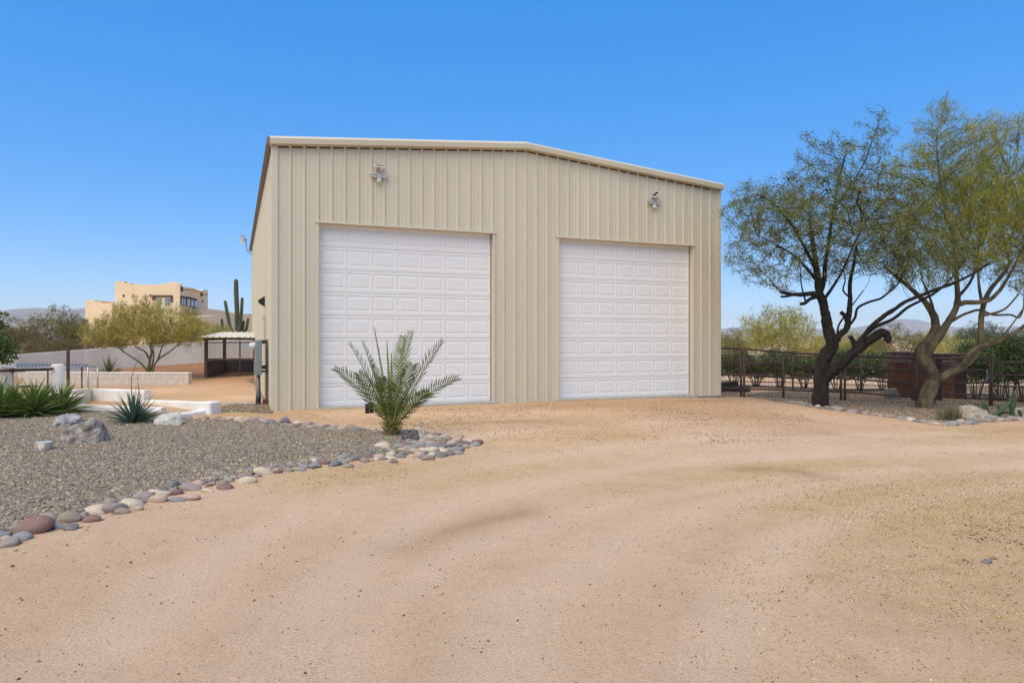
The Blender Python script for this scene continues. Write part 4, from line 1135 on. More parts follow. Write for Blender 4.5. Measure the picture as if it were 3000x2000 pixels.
for px, py, rpx, ci in ((678, 1228, 14, 3), (648, 1229, 12, 4), (604, 1226, 10, 1), (716, 1230, 8, 1), (735, 1229, 13, 4), (716, 1238, 18, 2), (965, 1258, 20, 6), (1005, 1261, 9, 2), (1100, 1266, 13, 2)):
    g = G(px, py); put_rock(g.x, g.y, rpx * g.y / FPX, ci, W3, 'river rocks along the back of the gravel bed', az=random.uniform(-.5, .5))
fill_rocks([gxy(*p) for p in BACK_PX], 0.15, 500, (0.075, 0.13), W3, 'river rocks along the back of the gravel bed')
W4 = 'in the stone edging under the two big trees'
RB = [(2305, 1180), (2340, 1184), (2400, 1193), (2470, 1203), (2540, 1212), (2620, 1223), (2690, 1236), (2750, 1245), (2800, 1242), (2850, 1235), (2920, 1231), (3010, 1231), (3080, 1231)]
fill_rocks([gxy(*p) for p in RB], lambda t: 0.07 if t < 0.6 else 0.13, 500, (0.10, 0.17), W4, 'river rocks edging the tree bed', 0.66)
WORDS = ['', 'second', 'third', 'fourth', 'fifth', 'sixth', 'seventh', 'eighth', 'ninth', 'tenth', '11th', '12th', '13th', '14th', '15th', '16th', '17th', '18th', '19th', '20th']
SHORT = {W1: 'front border of the gravel bed', W2: 'border tip right of the palm', W3: 'back border of the gravel bed', W4: 'edging under the big trees'}
byk = {}
for o in COL.objects:
    if o.name.startswith('river_rock') and o.get('label', '').split(' smooth river rock ')[-1] in SHORT:
        byk.setdefault(tuple(o['label'].split(' smooth river rock ')), []).append(o)
for (colname, where), os_ in byk.items():
    os_.sort(key=lambda o: o.location.x / o.location.y)
    for i, o in enumerate(os_):
        n_ = WORDS[i] if i < 20 else str(i + 1) + ('st' if i % 10 == 0 else 'nd' if i % 10 == 1 else 'rd' if i % 10 == 2 else 'th')
        o['label'] = (('leftmost ' if i == 0 else n_ + ' ') + colname + ' rock ' + ('' if i == 0 else 'from the left ') + 'in the ' + SHORT[where])
print('rocks', len(placed))

def boulder(name, px, py, pts, seed, m_, label, rot=0.0, rough=0.035, sink=0.03, grow=1.0):
    """an angular boulder: hull of the corner points, cut fine and roughened"""
    rng = np.random.default_rng(seed); bm = bmesh.new()
    for p in pts: bm.verts.new(Vector(p) * grow)
    r = bmesh.ops.convex_hull(bm, input=bm.verts)
    bmesh.ops.delete(bm, geom=[v for v in bm.verts if not v.link_faces], context='VERTS')
    bmesh.ops.bevel(bm, geom=list(bm.edges), offset=0.022, segments=2, profile=0.6, affect='EDGES')
    bmesh.ops.triangulate(bm, faces=bm.faces)
    size = max(max(abs(c) for c in p) for p in pts)
    for _ in range(5):
        long_ = [e for e in bm.edges if e.calc_length() > 0.03]
        if not long_: break
        bmesh.ops.subdivide_edges(bm, edges=long_, cuts=1); bmesh.ops.triangulate(bm, faces=[f for f in bm.faces if len(f.verts) > 3])
    bm.normal_update()
    co = np.array([v.co[:] for v in bm.verts]); no = np.array([v.normal[:] for v in bm.verts]); d = np.zeros(len(co))
    for s_, a_ in ((6, 1.0), (13, 0.7), (27, 0.5), (55, 0.3)):
        f2 = rng.normal(0, s_, (6, 3)); p2 = rng.random(6) * 6.28
        d += a_ * (1 - 2 * np.abs(np.sin(co @ f2.T + p2))).mean(1)
    co = co + no * d[:, None] * rough
    for v, c in zip(bm.verts, co): v.co = c
    me = bpy.data.meshes.new(name); bm.to_mesh(me); bm.free()
    me.polygons.foreach_set('use_smooth', np.ones(len(me.polygons), bool)); me.update(); me.set_sharp_from_angle(angle=R(28)); me.materials.append(m_)
    g = G(px, py); z0 = min(v.co.z for v in me.vertices)
    return tag(link(name, me, None, (g.x, g.y, zgf(g.x, g.y) - z0 - sink), (0, 0, rot)), label, 'boulder')
def blob(w, d, h, k, seed, top=0.75):
    rng = np.random.default_rng(seed); out = []
    for i in range(k):
        a_ = 6.283 * i / k + rng.uniform(-.3, .3); out.append((w * math.cos(a_) * rng.uniform(.85, 1.1), d * math.sin(a_) * rng.uniform(.85, 1.1), h * rng.uniform(0.0, 0.3)))
        out.append((w * .72 * math.cos(a_ + .3) * rng.uniform(.7, 1.1), d * .72 * math.sin(a_ + .3) * rng.uniform(.7, 1.1), h * rng.uniform(top, 1.0)))
    return out
GRANITE = mat('pink_grey_granite', (0.12, 0.105, 0.09), (0.36, 0.305, 0.265), scale=6, rough=0.9, bs=0.9, bscale=22, bd=0.03, contrast=(0.38, 0.6))
GREYRK = mat('grey_streaked_rock', (0.16, 0.16, 0.165), (0.40, 0.37, 0.36), scale=5, rough=0.9, bs=0.9, bscale=16, bd=0.03, stretch=(1, 1, 2.5), contrast=(0.38, 0.6))
QUARTZ = mat('white_quartz_rock', (0.33, 0.30, 0.26), (0.54, 0.51, 0.455), scale=9, rough=0.85, bs=1.0, bscale=20, bd=0.03, contrast=(0.32, 0.55))
LAVA = mat('pitted_lava_rock', (0.06, 0.055, 0.05), (0.16, 0.15, 0.14), scale=26, rough=0.95, bs=1.0, bscale=60, bd=0.02)
TANRK = mat('tan_white_rock', (0.36, 0.27, 0.2), (0.6, 0.54, 0.48), scale=5, rough=0.9, bs=0.6, bscale=20, bd=0.02)
boulder('boulder', 250, 1296, [(-0.33, -0.12, 0.0), (-0.36, 0.1, 0.06), (-0.22, -0.22, 0.0), (0.02, -0.26, 0.0), (0.28, -0.2, 0.0), (0.34, 0.0, 0.03), (0.33, -0.12, 0.16), (0.22, -0.16, 0.30), (0.13, -0.08, 0.385), (0.05, 0.05, 0.375), (0.2, 0.12, 0.33), (-0.12, -0.17, 0.27), (-0.29, -0.1, 0.2), (-0.2, 0.15, 0.24), (-0.3, -0.16, 0.1), (0.3, 0.2, 0.0), (-0.2, 0.24, 0.0), (0.05, -0.24, 0.18)],
        5, GRANITE, 'large wedge-shaped pinkish-grey granite boulder in the middle of the gravel bed', grow=1.08)
boulder('boulder', 202, 1247, [(-0.24, -0.1, 0.0), (-0.26, 0.05, 0.13), (-0.2, 0.0, 0.2), (-0.05, 0.02, 0.25), (0.1, 0.05, 0.255), (0.2, 0.0, 0.19), (0.27, -0.02, 0.06), (0.25, 0.1, 0.0), (0.05, -0.2, 0.0), (0.0, -0.19, 0.13), (-0.15, -0.18, 0.05), (0.16, -0.16, 0.1), (-0.1, 0.2, 0.1)], 9, GREYRK, 'grey streaked boulder behind the large granite boulder', grow=1.22)
boulder('boulder', 498, 1245, [(-0.22, -0.1, 0.0), (-0.25, 0.0, 0.13), (-0.16, -0.06, 0.2), (-0.12, -0.16, 0.1), (-0.03, -0.04, 0.25), (0.1, 0.0, 0.26), (0.2, 0.0, 0.2), (0.25, 0.0, 0.08), (0.2, -0.14, 0.02), (0.0, -0.18, 0.0), (0.1, -0.16, 0.14), (0.1, 0.18, 0.05), (-0.15, 0.16, 0.05)], 12, QUARTZ, 'rough white quartz boulder beside the slender agave', 0.0, 0.035, grow=1.25)
boulder('boulder', 1202, 1293, blob(0.155, 0.12, 0.225, 7, 21, 0.7), 21, LAVA, 'dark pitted lava boulder at the foot of the palm', 0, 0.02, grow=1.2)
boulder('boulder', 1226, 1284, [(-0.12, -0.08, 0), (-0.1, 0, 0.15), (-0.04, 0.02, 0.235), (0.05, 0.0, 0.235), (0.1, 0.02, 0.19), (0.135, -0.04, 0.0), (0.05, -0.12, 0.0), (0.02, -0.09, 0.15), (0.0, 0.1, 0.0), (0.1, 0.1, 0.05)], 31, TANRK, 'tan and white boulder behind the dark lava boulder', grow=1.2)
BUFF = mat('buff_granite', (0.25, 0.205, 0.155), (0.40, 0.34, 0.265), scale=8, rough=0.9, bs=0.6, bscale=25, bd=0.02)
boulder('boulder', 2855, 1222, [(-0.42, -0.1, 0.05), (-0.38, 0.05, 0.3), (-0.15, 0.0, 0.36), (0.05, -0.02, 0.33), (0.22, -0.1, 0.22), (0.42, -0.1, 0.05), (0.45, 0.05, 0.0), (0.1, -0.28, 0.0), (-0.25, -0.24, 0.0), (-0.1, -0.18, 0.2), (0.2, 0.25, 0.0), (-0.3, 0.3, 0.0)], 44, BUFF, 'low buff granite boulder beside the dry grass clump')
boulder('boulder', 2985, 1222, blob(0.26, 0.2, 0.3, 6, 47), 47, BUFF, 'smaller buff boulder behind the green cactus')
for px, py, r, ci, lb in ((2890, 1645, 0.045, 1, 'dark flat stone lying on the dirt at the right'), (2912, 1634, 0.028, 4, 'small maroon stone lying next to the dark flat stone')):
    g = G(px, py); o = put_rock(g.x, g.y, r, ci, 'x', None, az=0.2, sc=(1, .8, .8)); o['label'] = lb; o.name = 'loose_stone'
# short steel pipe cap in the gravel
g = G(128, 1324)
o = empty('pipe_stub', (g.x, g.y, zgf(g.x, g.y)), 0, 'short shiny steel pipe stub with a flat white cap in the gravel', 'pipe')
MB().tube([(0, 0, -0.1), (0, 0, 0.125)], 0.108, 28).build('pipe', mat('reflective_steel', (0.20, 0.16, 0.13), (0.42, 0.36, 0.30), scale=22, rough=0.4, metal=0.25, stretch=(1, 1, 0.06)), o)
MB().tube([(0, 0, 0.1255), (0, 0, 0.132), (0, 0, 0.135)], [0.1085, 0.1085, 0.103], 28).build('cap', GREYP, o)
# ------------------------------------------------------------------ palm, yuccas, agaves, cactus
def strip_mesh(name, pts, widths, up, m_, fold=0.25, tint=None):
    """a leaf blade: three verts across, bent along pts"""
    pts = [Vector(p) for p in pts]; V = []; n = len(pts)
    for i, p in enumerate(pts):
        d = (pts[min(i+1, n-1)] - pts[max(i-1, 0)]).normalized()
        s_ = d.cross(up); s_ = s_.normalized() if s_.length > 1e-6 else Vector((1, 0, 0))
        u = s_.cross(d).normalized(); w = widths[i]
        V += [p - s_ * w + u * w * fold, p, p + s_ * w + u * w * fold]
    F_ = []
    for i in range(n - 1):
        F_ += [(3*i, 3*i+1, 3*i+4, 3*i+3), (3*i+1, 3*i+2, 3*i+5, 3*i+4)]
    return V, F_

def blade_variants(name, n, length, width, bend, m_, edge=None, seg=6, taper=1.0):
    out = []
    for k in range(n):
        rr = random.Random(500 + k); b_ = bend * rr.uniform(0.3, 1.5); l = rr.uniform(0.85, 1.1) * length
        pts = []; ang_ = 0.0; p = Vector((0, 0, 0))
        for i in range(seg + 1):
            t = i / seg; pts.append(p.copy())
            ang_ = b_ * t; p = p + Vector((math.sin(ang_), rr.uniform(-.01, .01) * length, math.cos(ang_))) * (l / seg)
        w = [width * (0.75 + 0.5 * math.sin(math.pi * min(1, (i / seg) * 1.05))) * (1 - (i / seg) ** (2.2 * taper)) + 0.0012 for i in range(seg + 1)]
        V, F_ = strip_mesh(name, pts, w, Vector((-1, 0, 0)), m_, 0.75)
        c0 = np.array([1, 1, 1]) * rr.uniform(0.75, 1.2)
        cols = np.array([c0 * (0.85 + 0.4 * (i / seg)) for i in range(seg + 1) for _ in range(3)])
        if edge is not None: cols[0::3] = np.array(edge) * 1.0; 
        out.append(np_mesh(name, np.array([v[:] for v in V]), np.array(F_), m_, cols, smooth=True))
    return out

def rosette(name, loc, n, variants, label, cat, elev, spread=0.03, lift=0.0, scale=1.0, lean=(0, 0), group=None, centre=0.0):
    root = empty(name, loc, 0, label, cat, group)
    for i in range(n):
        t = (i + 0.5) / n
        az = i * 2.39996 + random.uniform(-.2, .2)
        tilt = R(elev[0] + (elev[1] - elev[0]) * t ** 0.9 + random.uniform(-7, 7))
        o = link('leaf', variants[i % len(variants)], root)
        M_ = Matrix.Rotation(az, 4, 'Z') @ Matrix.Translation((spread * (0.3 + t), 0, lift * (1 - t))) @ Matrix.Rotation(tilt, 4, 'Y') @ Matrix.Rotation(random.uniform(-.9, .9), 4, 'Z')
        s_ = scale * random.uniform(0.8, 1.1)
        o.matrix_local = M_ @ Matrix.Scale(s_, 4)
    if lean != (0, 0): root.rotation_euler = (lean[0], lean[1], 0)
    return root

YUC = leaf_mat('yucca_leaf', (0.115, 0.165, 0.04), 0.45, 0.15)
AGV = leaf_mat('blue_agave_leaf', (0.075, 0.12, 0.085), 0.5, 0.1)
SOT = leaf_mat('desert_spoon_leaf', (0.13, 0.145, 0.08), 0.55, 0.1)
yv = blade_variants('leaf', 7, 0.70, 0.024, 0.55, YUC, edge=(1.6, 1.3, 0.9))
for (px, py, n, s_, lb) in ((100, 1222, 120, 1.05, 'green yucca clump with yellow-edged leaves in front of the round white post'), (178, 1214, 90, 0.98, 'right-hand green yucca clump beside the square white pillar'),
                            (-5, 1226, 110, 1.1, 'green yucca clump cut by the left edge of the picture'), (45, 1205, 60, 0.9, 'rear green yucca clump between the two larger yuccas')):
    g = G(px, py); rosette('yucca_plant', (g.x, g.y, zgf(g.x, g.y)), n, yv, lb, 'yucca', (4, 84), 0.07, 0.12, s_, group='green yuccas left of the boulders')
av = blade_variants('leaf', 6, 0.58, 0.017, 0.15, AGV, seg=5)
g = G(392, 1240)
ag = rosette('slender_agave', (g.x, g.y, zgf(g.x, g.y)), 95, av, 'blue-green slender agave with two dry flower stalks', 'agave', (4, 86), 0.05, 0.06, 1.0)
def stalk(px_list, D, r0, r1):
    pts = [P(px, py, D) - ag.location for px, py in px_list]
    n = len(pts); m_ = mat('dry_flower_stalk', (0.17, 0.11, 0.055), (0.30, 0.22, 0.10), scale=12, rough=0.9)
    o = MB().tube(pts, [r0 + (r1 - r0) * i / (n - 1) for i in range(n)], 7).build('flower_stalk', m_, ag)
    bb = MB(); m2 = mat('dry_seed_pod', (0.38, 0.28, 0.10), (0.5, 0.4, 0.2), scale=20)
    for i in range(1, n):
        for k in range(5):
            q = pts[i-1].lerp(pts[i], random.random()); d = Vector((random.uniform(-1, 1), random.uniform(-1, 1), random.uniform(0, 1))).normalized() * random.uniform(0.01, 0.035)
            bb.tube([q, q + d], [0.005, 0.009], 5)
    bo = bb.build('seed_pods', m2, o); bo['kind'] = 'stuff'
stalk([(388, 1200), (386, 1150), (384, 1110), (390, 1090), (396, 1070), (405, 1052), (414, 1036)], g.y, 0.011, 0.004)
stalk([(408, 1195), (410, 1165), (405, 1130), (402, 1098)], g.y + 0.1, 0.010, 0.004)
sv = blade_variants('leaf', 6, 0.72, 0.017, 0.12, SOT, seg=4)
for px, D, s_, n, lb in ((318, 26.5, 1.0, 80, 'spiky grey-green desert spoon behind the block retaining wall'), (344, 26.2, 0.62, 50, 'small desert spoon right of the larger desert spoon')):
    p = P(px, 1000, D); zz = EYE - (1093 - 1000) / FPX * D
    t_ = rosette('desert_spoon', (p.x, p.y, zgf(p.x, p.y)), n, sv, lb, 'desert spoon', (4, 95), 0.05, 0.35 if s_ > .9 else 0.1, s_, group='desert spoons')

# young date palm: every frond a part
PALM = leaf_mat('date_palm_leaflet', (0.12, 0.15, 0.032), 0.7, 0.15, 0.08)
RACH = mat('palm_rachis', (0.20, 0.21, 0.05), (0.28, 0.27, 0.08), scale=5, rough=0.5)
g = G(1146, 1276)
palm = empty('date_palm', (g.x, g.y, zgf(g.x, g.y)), 0, 'young date palm with arching feather fronds before the left garage door', 'palm')
PB = palm.location.copy()
def frond(tip_px, ddepth, sag, n=34, ll=0.30, closed=0.0, twist=0.0, wid=0.0105):
    tip = P(tip_px[0], tip_px[1], g.y + ddepth) - PB
    base = Vector((tip.x * 0.05, ddepth * 0.06, 0.10 + random.uniform(0, .05)))
    mid = base.lerp(tip, 0.5) + Vector((0, 0, sag)) - Vector((tip.x, ddepth, 0)) * 0.06
    pts = [base * (1-t)**2 + mid * 2*t*(1-t) + tip * t*t for t in [i / 14 for i in range(15)]]
    V, F_, C_ = [], [], []
    mbr = MB().tube(pts, [0.015 * (1 - i / 14) + 0.0025 for i in range(15)], 6)
    fr_o = mbr.build('frond', RACH, palm)
    up0 = Vector((0, -0.25, 1))
    for i in range(n):
        t = 0.14 + 0.86 * (i / (n - 1)); k = t * 14; a_ = min(int(k), 13); q = pts[a_].lerp(pts[a_+1], k - a_)
        d = (pts[a_+1] - pts[a_]).normalized()
        s_ = d.cross(up0).normalized(); u = s_.cross(d).normalized()
        s_, u = s_ * math.cos(twist) + u * math.sin(twist), u * math.cos(twist) - s_ * math.sin(twist)
        L_ = ll * (0.45 + 0.75 * math.sin(math.pi * min(1, t * 0.85 + 0.12))) * (1 - closed * 0.3)
        for sg in (-1, 1):
            spread = (0.95 - 0.40 * t) * (1 - closed) + 0.05
            dr = (d * (1 - spread * 0.45) + s_ * sg * spread + u * (0.30 * (1 - closed) * random.uniform(0.5, 1.3))).normalized()
            e = q + dr * L_ * random.uniform(0.85, 1.1)
            m1 = q.lerp(e, 0.5) + Vector((0, 0, -0.008)); e = e + Vector((0, 0, -0.02 * (1 - closed)))
            wd = dr.cross(u).normalized() * wid
            b0 = len(V); V += [q - wd * 0.5, q + wd * 0.5, m1 - wd, m1 + wd, e]
            F_ += [(b0, b0+1, b0+3), (b0, b0+3, b0+2), (b0+2, b0+3, b0+4)]
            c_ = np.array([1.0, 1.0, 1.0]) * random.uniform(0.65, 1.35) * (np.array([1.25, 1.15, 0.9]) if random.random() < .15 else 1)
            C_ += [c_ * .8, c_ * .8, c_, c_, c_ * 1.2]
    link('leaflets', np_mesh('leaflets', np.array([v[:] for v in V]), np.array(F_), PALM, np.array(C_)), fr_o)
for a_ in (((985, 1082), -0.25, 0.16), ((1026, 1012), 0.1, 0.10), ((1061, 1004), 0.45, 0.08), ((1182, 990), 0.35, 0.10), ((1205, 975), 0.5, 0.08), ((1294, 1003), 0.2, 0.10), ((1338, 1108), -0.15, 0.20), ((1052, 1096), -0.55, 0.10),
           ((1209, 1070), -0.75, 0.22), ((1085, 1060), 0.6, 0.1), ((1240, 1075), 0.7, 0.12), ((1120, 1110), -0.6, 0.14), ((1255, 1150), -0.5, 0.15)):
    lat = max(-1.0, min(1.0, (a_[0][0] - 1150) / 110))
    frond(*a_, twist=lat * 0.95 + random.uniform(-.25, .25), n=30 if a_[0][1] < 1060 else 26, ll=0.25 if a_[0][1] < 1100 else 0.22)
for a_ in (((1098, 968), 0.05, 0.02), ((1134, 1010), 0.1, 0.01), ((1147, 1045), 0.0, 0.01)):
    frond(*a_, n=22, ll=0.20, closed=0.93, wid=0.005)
tb = MB().tube([(0, 0, -0.1), (0, 0, 0.04), (0.0, 0, 0.16), (0, 0, 0.30)], [0.10, 0.12, 0.085, 0.05], 14).build('trunk', mat('palm_fibre', (0.10, 0.065, 0.025), (0.26, 0.19, 0.06), scale=30, rough=0.95, bs=1, bscale=60, bd=0.02), palm)
for i in range(30):
    az = i * 2.4; t = i / 30
    d = Vector((math.cos(az), math.sin(az), 0)); h0 = 0.02 + 0.2 * t
    p0 = d * (0.10 - 0.04 * t) + Vector((0, 0, h0)); up_ = random.uniform(0.15, 1.6)
    p1 = p0 + (d + Vector((0, 0, up_))).normalized() * random.uniform(0.06, 0.13)
    p2 = p1 + (d * (0.6 if up_ > .8 else 1.2) + Vector((random.uniform(-.4, .4), random.uniform(-.4, .4), up_ - 0.9))).normalized() * random.uniform(0.03, 0.1)
    MB().tube([p0, p1, p2], [0.018, 0.011, 0.003], 6).build('leaf_stub', mat('old_palm_stub', (0.20, 0.15, 0.035), (0.36, 0.27, 0.08), scale=10, rough=0.8), palm)

# saguaro behind the pen
CACT = mat('saguaro_skin', (0.07, 0.085, 0.04), (0.115, 0.125, 0.055), scale=3, rough=0.8)
SDp = 45.0
sp_ = P(690, 1000, SDp); sg = empty('saguaro_cactus', (sp_.x, sp_.y, zgf(sp_.x, sp_.y)), 0, 'tall saguaro cactus with upright arms beside the metal building', 'cactus')
def ribbed(pts, rad, name, par, n=28):
    pts = [Vector(p) for p in pts]; V = []; k = len(pts)
    for i, p in enumerate(pts):
        d = (pts[min(i+1, k-1)] - pts[max(i-1, 0)]).normalized(); u = d.cross(Vector((0, 1, 0.01))).normalized(); w = d.cross(u)
        for j in range(n):
            a_ = 2 * math.pi * j / n; r_ = rad[i] * (1.0 if j % 2 else 0.82)
            V.append(p + (u * math.cos(a_) + w * math.sin(a_)) * r_)
    fs = [(i*n+j, i*n+(j+1) % n, (i+1)*n+(j+1) % n, (i+1)*n+j) for i in range(k-1) for j in range(n)]
    return MB().add(V, fs + [tuple((k-1)*n+j for j in range(n))]).build(name, CACT, par)
def arm(pxs, name='arm', r=0.13):
    pts = [P(a_, b_, SDp + dd) - sg.location for a_, b_, dd in pxs]; m_ = len(pts)
    o = ribbed(pts, [r * 0.8] + [r] * (m_ - 3) + [r * 0.88, r * 0.45], name, sg)
    return o
arm([(697, 1010, 0), (695, 960, 0), (694, 900, 0), (692, 860, 0), (691.5, 822, 0), (691.5, 818, 0)], 'stem', 0.15)
arm([(692, 985, 0), (680, 970, 0), (672, 950, .1), (666, 920, .1), (660, 885, .1), (658.5, 880, .1)], 'arm', 0.11)
arm([(697, 985, -.1), (702, 965, -.1), (705, 940, -.1), (708, 905, -.1), (709.5, 874, -.1), (709.5, 871, -.1)], 'arm', 0.105)
arm([(698, 990, .1), (708, 978, .1), (712, 960, .1), (714, 942, .1), (714, 938, .1)], 'arm', 0.09)
arm([(699, 992, -.2), (715, 980, -.2), (722, 962, -.2), (726.5, 935, -.2), (727, 931, -.2)], 'arm', 0.095)
arm([(690, 985, .2), (660, 975, .2), (651, 958, .2), (650, 936, .2), (650, 933, .2)], 'arm', 0.095)

# green columnar cactus at the right edge
gc_ = G(2920, 1222); rc = empty('columnar_cactus', (gc_.x, gc_.y, zgf(gc_.x, gc_.y)), 0, 'sprawling dark green columnar cactus behind the stone edging on the right', 'cactus')
GC = mat('green_cactus_skin', (0.03, 0.06, 0.016), (0.055, 0.09, 0.03), scale=5, rough=0.6)
def cstem(pxs, r, D=gc_.y):
    pts = [P(a_, b_, D + dd) - rc.location for a_, b_, dd in pxs]; m_ = len(pts)
    o = ribbed(pts, [r * 0.8] + [r] * (m_ - 2) + [r * 0.35], 'stem', rc, 14); o.data.materials[0] = GC
cstem([(2889, 1222, 0), (2885, 1205, 0), (2882, 1190, 0), (2883, 1180, 0), (2883, 1177, 0)], .035)
cstem([(2905, 1222, 0), (2898, 1213, 0), (2892, 1198, 0), (2886, 1184, 0), (2884, 1181, 0)], .035)
cstem([(2900, 1222, -.1), (2925, 1208, -.1), (2945, 1192, -.1), (2958, 1178, -.1), (2960, 1176, -.1)], .042)
cstem([(2968, 1226, -.1), (2966, 1205, -.1), (2960, 1185, -.1), (2960, 1170, -.1), (2960, 1167, -.1)], .045)
cstem([(2960, 1224, .2), (2970, 1200, .2), (2972, 1170, .2), (2971, 1150, .2), (2971, 1146, .2)], .045)
cstem([(2910, 1212, .1), (2940, 1208, .1), (2965, 1206, .1), (2969, 1205, .1)], .035)
cstem([(2930, 1224, .2), (2927, 1205, .2), (2925, 1190, .2), (2925, 1186, .2)], .03)
cstem([(2995, 1228, 0), (2990, 1215, 0), (2986, 1202, 0), (2984, 1198, 0)], .035)
cstem([(2865, 1200, .1), (2863, 1192, .1), (2862, 1184, .1), (2862, 1181, .1)], .03)

# dry grass clump
GR = leaf_mat('dry_grass_blade', (0.20, 0.18, 0.10), 0.8, 0.2)
gg = G(2785, 1232); V = []; F_ = []; C_ = []
for i in range(520):
    az = random.random() * 6.28; tl_ = abs(random.gauss(0, 0.55)); L_ = random.uniform(0.18, 0.5)
    b0 = Vector((random.gauss(0, 0.10), random.gauss(0, 0.08), 0)); d = Vector((math.cos(az) * math.sin(tl_), math.sin(az) * math.sin(tl_), math.cos(tl_)))
    m1 = b0 + d * L_ * 0.55; e = m1 + (d + Vector((0, 0, -0.5 * tl_))).normalized() * L_ * 0.45; s_ = Vector((-d.y, d.x, 0.1)).normalized() * 0.004
    k = len(V); V += [b0 - s_, b0 + s_, m1 - s_, m1 + s_, e]; F_ += [(k, k+1, k+3), (k, k+3, k+2), (k+2, k+3, k+4)]; c_ = np.ones(3) * random.uniform(0.6, 1.5); C_ += [c_] * 5
tag(link('grass_clump', np_mesh('grass_clump', np.array([v[:] for v in V]), np.array(F_), GR, np.array(C_)), None, (gg.x, gg.y, zgf(gg.x, gg.y))), 'dry grey-green grass clump beside the buff boulder', 'grass clump')
# ------------------------------------------------------------------ trees: limbs traced in place, twigs grown into the crown, leaves on the twigs
def colonize(nodes, parents, att, step, kill, iters=70, sway=0.12, trop=0.0):
    """grow twigs from the given nodes towards the attraction points"""
    nodes = [np.array(n, float) for n in nodes]; parents = list(parents)
    att = np.array(att, float)
    N = np.array(nodes)
    best = np.full(len(att), 1e9); bi = np.zeros(len(att), int)
    for s in range(0, len(N), 400):
        d = np.linalg.norm(att[:, None] - N[None, s:s+400], axis=2); k = d.argmin(1); dm = d[np.arange(len(att)), k]
        u = dm < best; best[u] = dm[u]; bi[u] = k[u] + s
    alive = np.ones(len(att), bool)
    grown = {}
    for it in range(iters):
        if not alive.any(): break
        idx = np.where(alive)[0]
        dirs = att[idx] - np.array([nodes[i] for i in bi[idx]])
        dirs /= np.linalg.norm(dirs, axis=1)[:, None] + 1e-9
        acc = {}
        for j, i in enumerate(bi[idx]): acc.setdefault(int(i), []).append(j)
        new = []
        for i, js in acc.items():
            v = dirs[js].mean(0) + RNG.normal(0, sway, 3) + np.array([0, 0, trop]); l = np.linalg.norm(v)
            if l < 1e-3 or grown.get(i, 0) > 3: continue
            p = nodes[i] + v / l * step
            nodes.append(p); parents.append(i); grown[i] = grown.get(i, 0) + 1; new.append(len(nodes) - 1)
        if not new: break
        NP_ = np.array([nodes[i] for i in new])
        d = np.linalg.norm(att[:, None] - NP_[None], axis=2); k = d.argmin(1); dm = d[np.arange(len(att)), k]
        u = dm < best; best[u] = dm[u]; bi[u] = np.array(new)[k[u]]
        alive &= best > kill
    return np.array(nodes), np.array(parents)

def seg_tubes(A, B, ra, rb, n=4):
    """many separate tapered twigs as one array mesh"""
    d = B - A; L_ = np.linalg.norm(d, axis=1)[:, None] + 1e-9; d = d / L_
    ref = np.where(np.abs(d[:, 2:3]) < 0.9, np.array([[0, 0, 1.0]]), np.array([[1.0, 0, 0]]))
    u = np.cross(d, ref); u /= np.linalg.norm(u, axis=1)[:, None]; w = np.cross(d, u)
    V = []
    for P_, r in ((A, ra), (B, rb)):
        for k in range(n):
            a = 2 * math.pi * k / n
            V.append(P_ + (u * math.cos(a) + w * math.sin(a)) * r[:, None])
    V = np.stack(V, 1).reshape(-1, 3); m_ = len(A); base = (np.arange(m_) * 2 * n)[:, None, None]
    f = np.array([[k, (k + 1) % n, n + (k + 1) % n, n + k] for k in range(n)])
    return V, (base + f[None]).reshape(-1, 4)

def ell_points(ells, n):
    """random points in a union of ellipsoids (centre, radii), weight by volume"""
    vol = np.array([np.prod(e[1]) for e in ells]); vol = vol / vol.sum(); out = []
    for e, v in zip(ells, vol):
        k = max(4, int(n * v)); p = RNG.normal(0, 1, (k, 3)); p /= np.linalg.norm(p, axis=1)[:, None]
        p *= (RNG.random((k, 1)) ** 0.42); out.append(np.array(e[0]) + p * np.array(e[1]))
    return np.concatenate(out)

def blades(tips, dirs, n_per, length, width, spread, droop, cols, cluster=0.05, mul=None):
    """small diamond leaves round each twig point"""
    m_ = len(tips) * n_per
    T = np.repeat(tips, n_per, 0) + RNG.normal(0, cluster, (m_, 3))
    D = np.repeat(dirs, n_per, 0) + RNG.normal(0, spread, (m_, 3)); D[:, 2] -= droop
    D /= np.linalg.norm(D, axis=1)[:, None] + 1e-9
    S = np.cross(D, RNG.normal(0, 1, (m_, 3))); S /= np.linalg.norm(S, axis=1)[:, None] + 1e-9
    l = (length[0] + (length[1] - length[0]) * RNG.random(m_))[:, None]; w = (width * RNG.uniform(0.7, 1.3, m_))[:, None]
    V = np.stack([T, T + D * l * 0.45 - S * w, T + D * l, T + D * l * 0.45 + S * w], 1).reshape(-1, 3)
    F_ = np.arange(m_ * 4).reshape(-1, 4)
    cols = np.asarray(cols, float); c = cols[RNG.integers(0, len(cols), len(tips))] * RNG.uniform(0.75, 1.25, (len(tips), 1))
    c = np.repeat(c, n_per, 0) * RNG.uniform(0.75, 1.25, (m_, 1))
    return V, F_, np.repeat(c, 4, 0)

def catmull(pts, n=5):
    return [Vector(p) for p in smooth_line([tuple(p) for p in pts], n)]

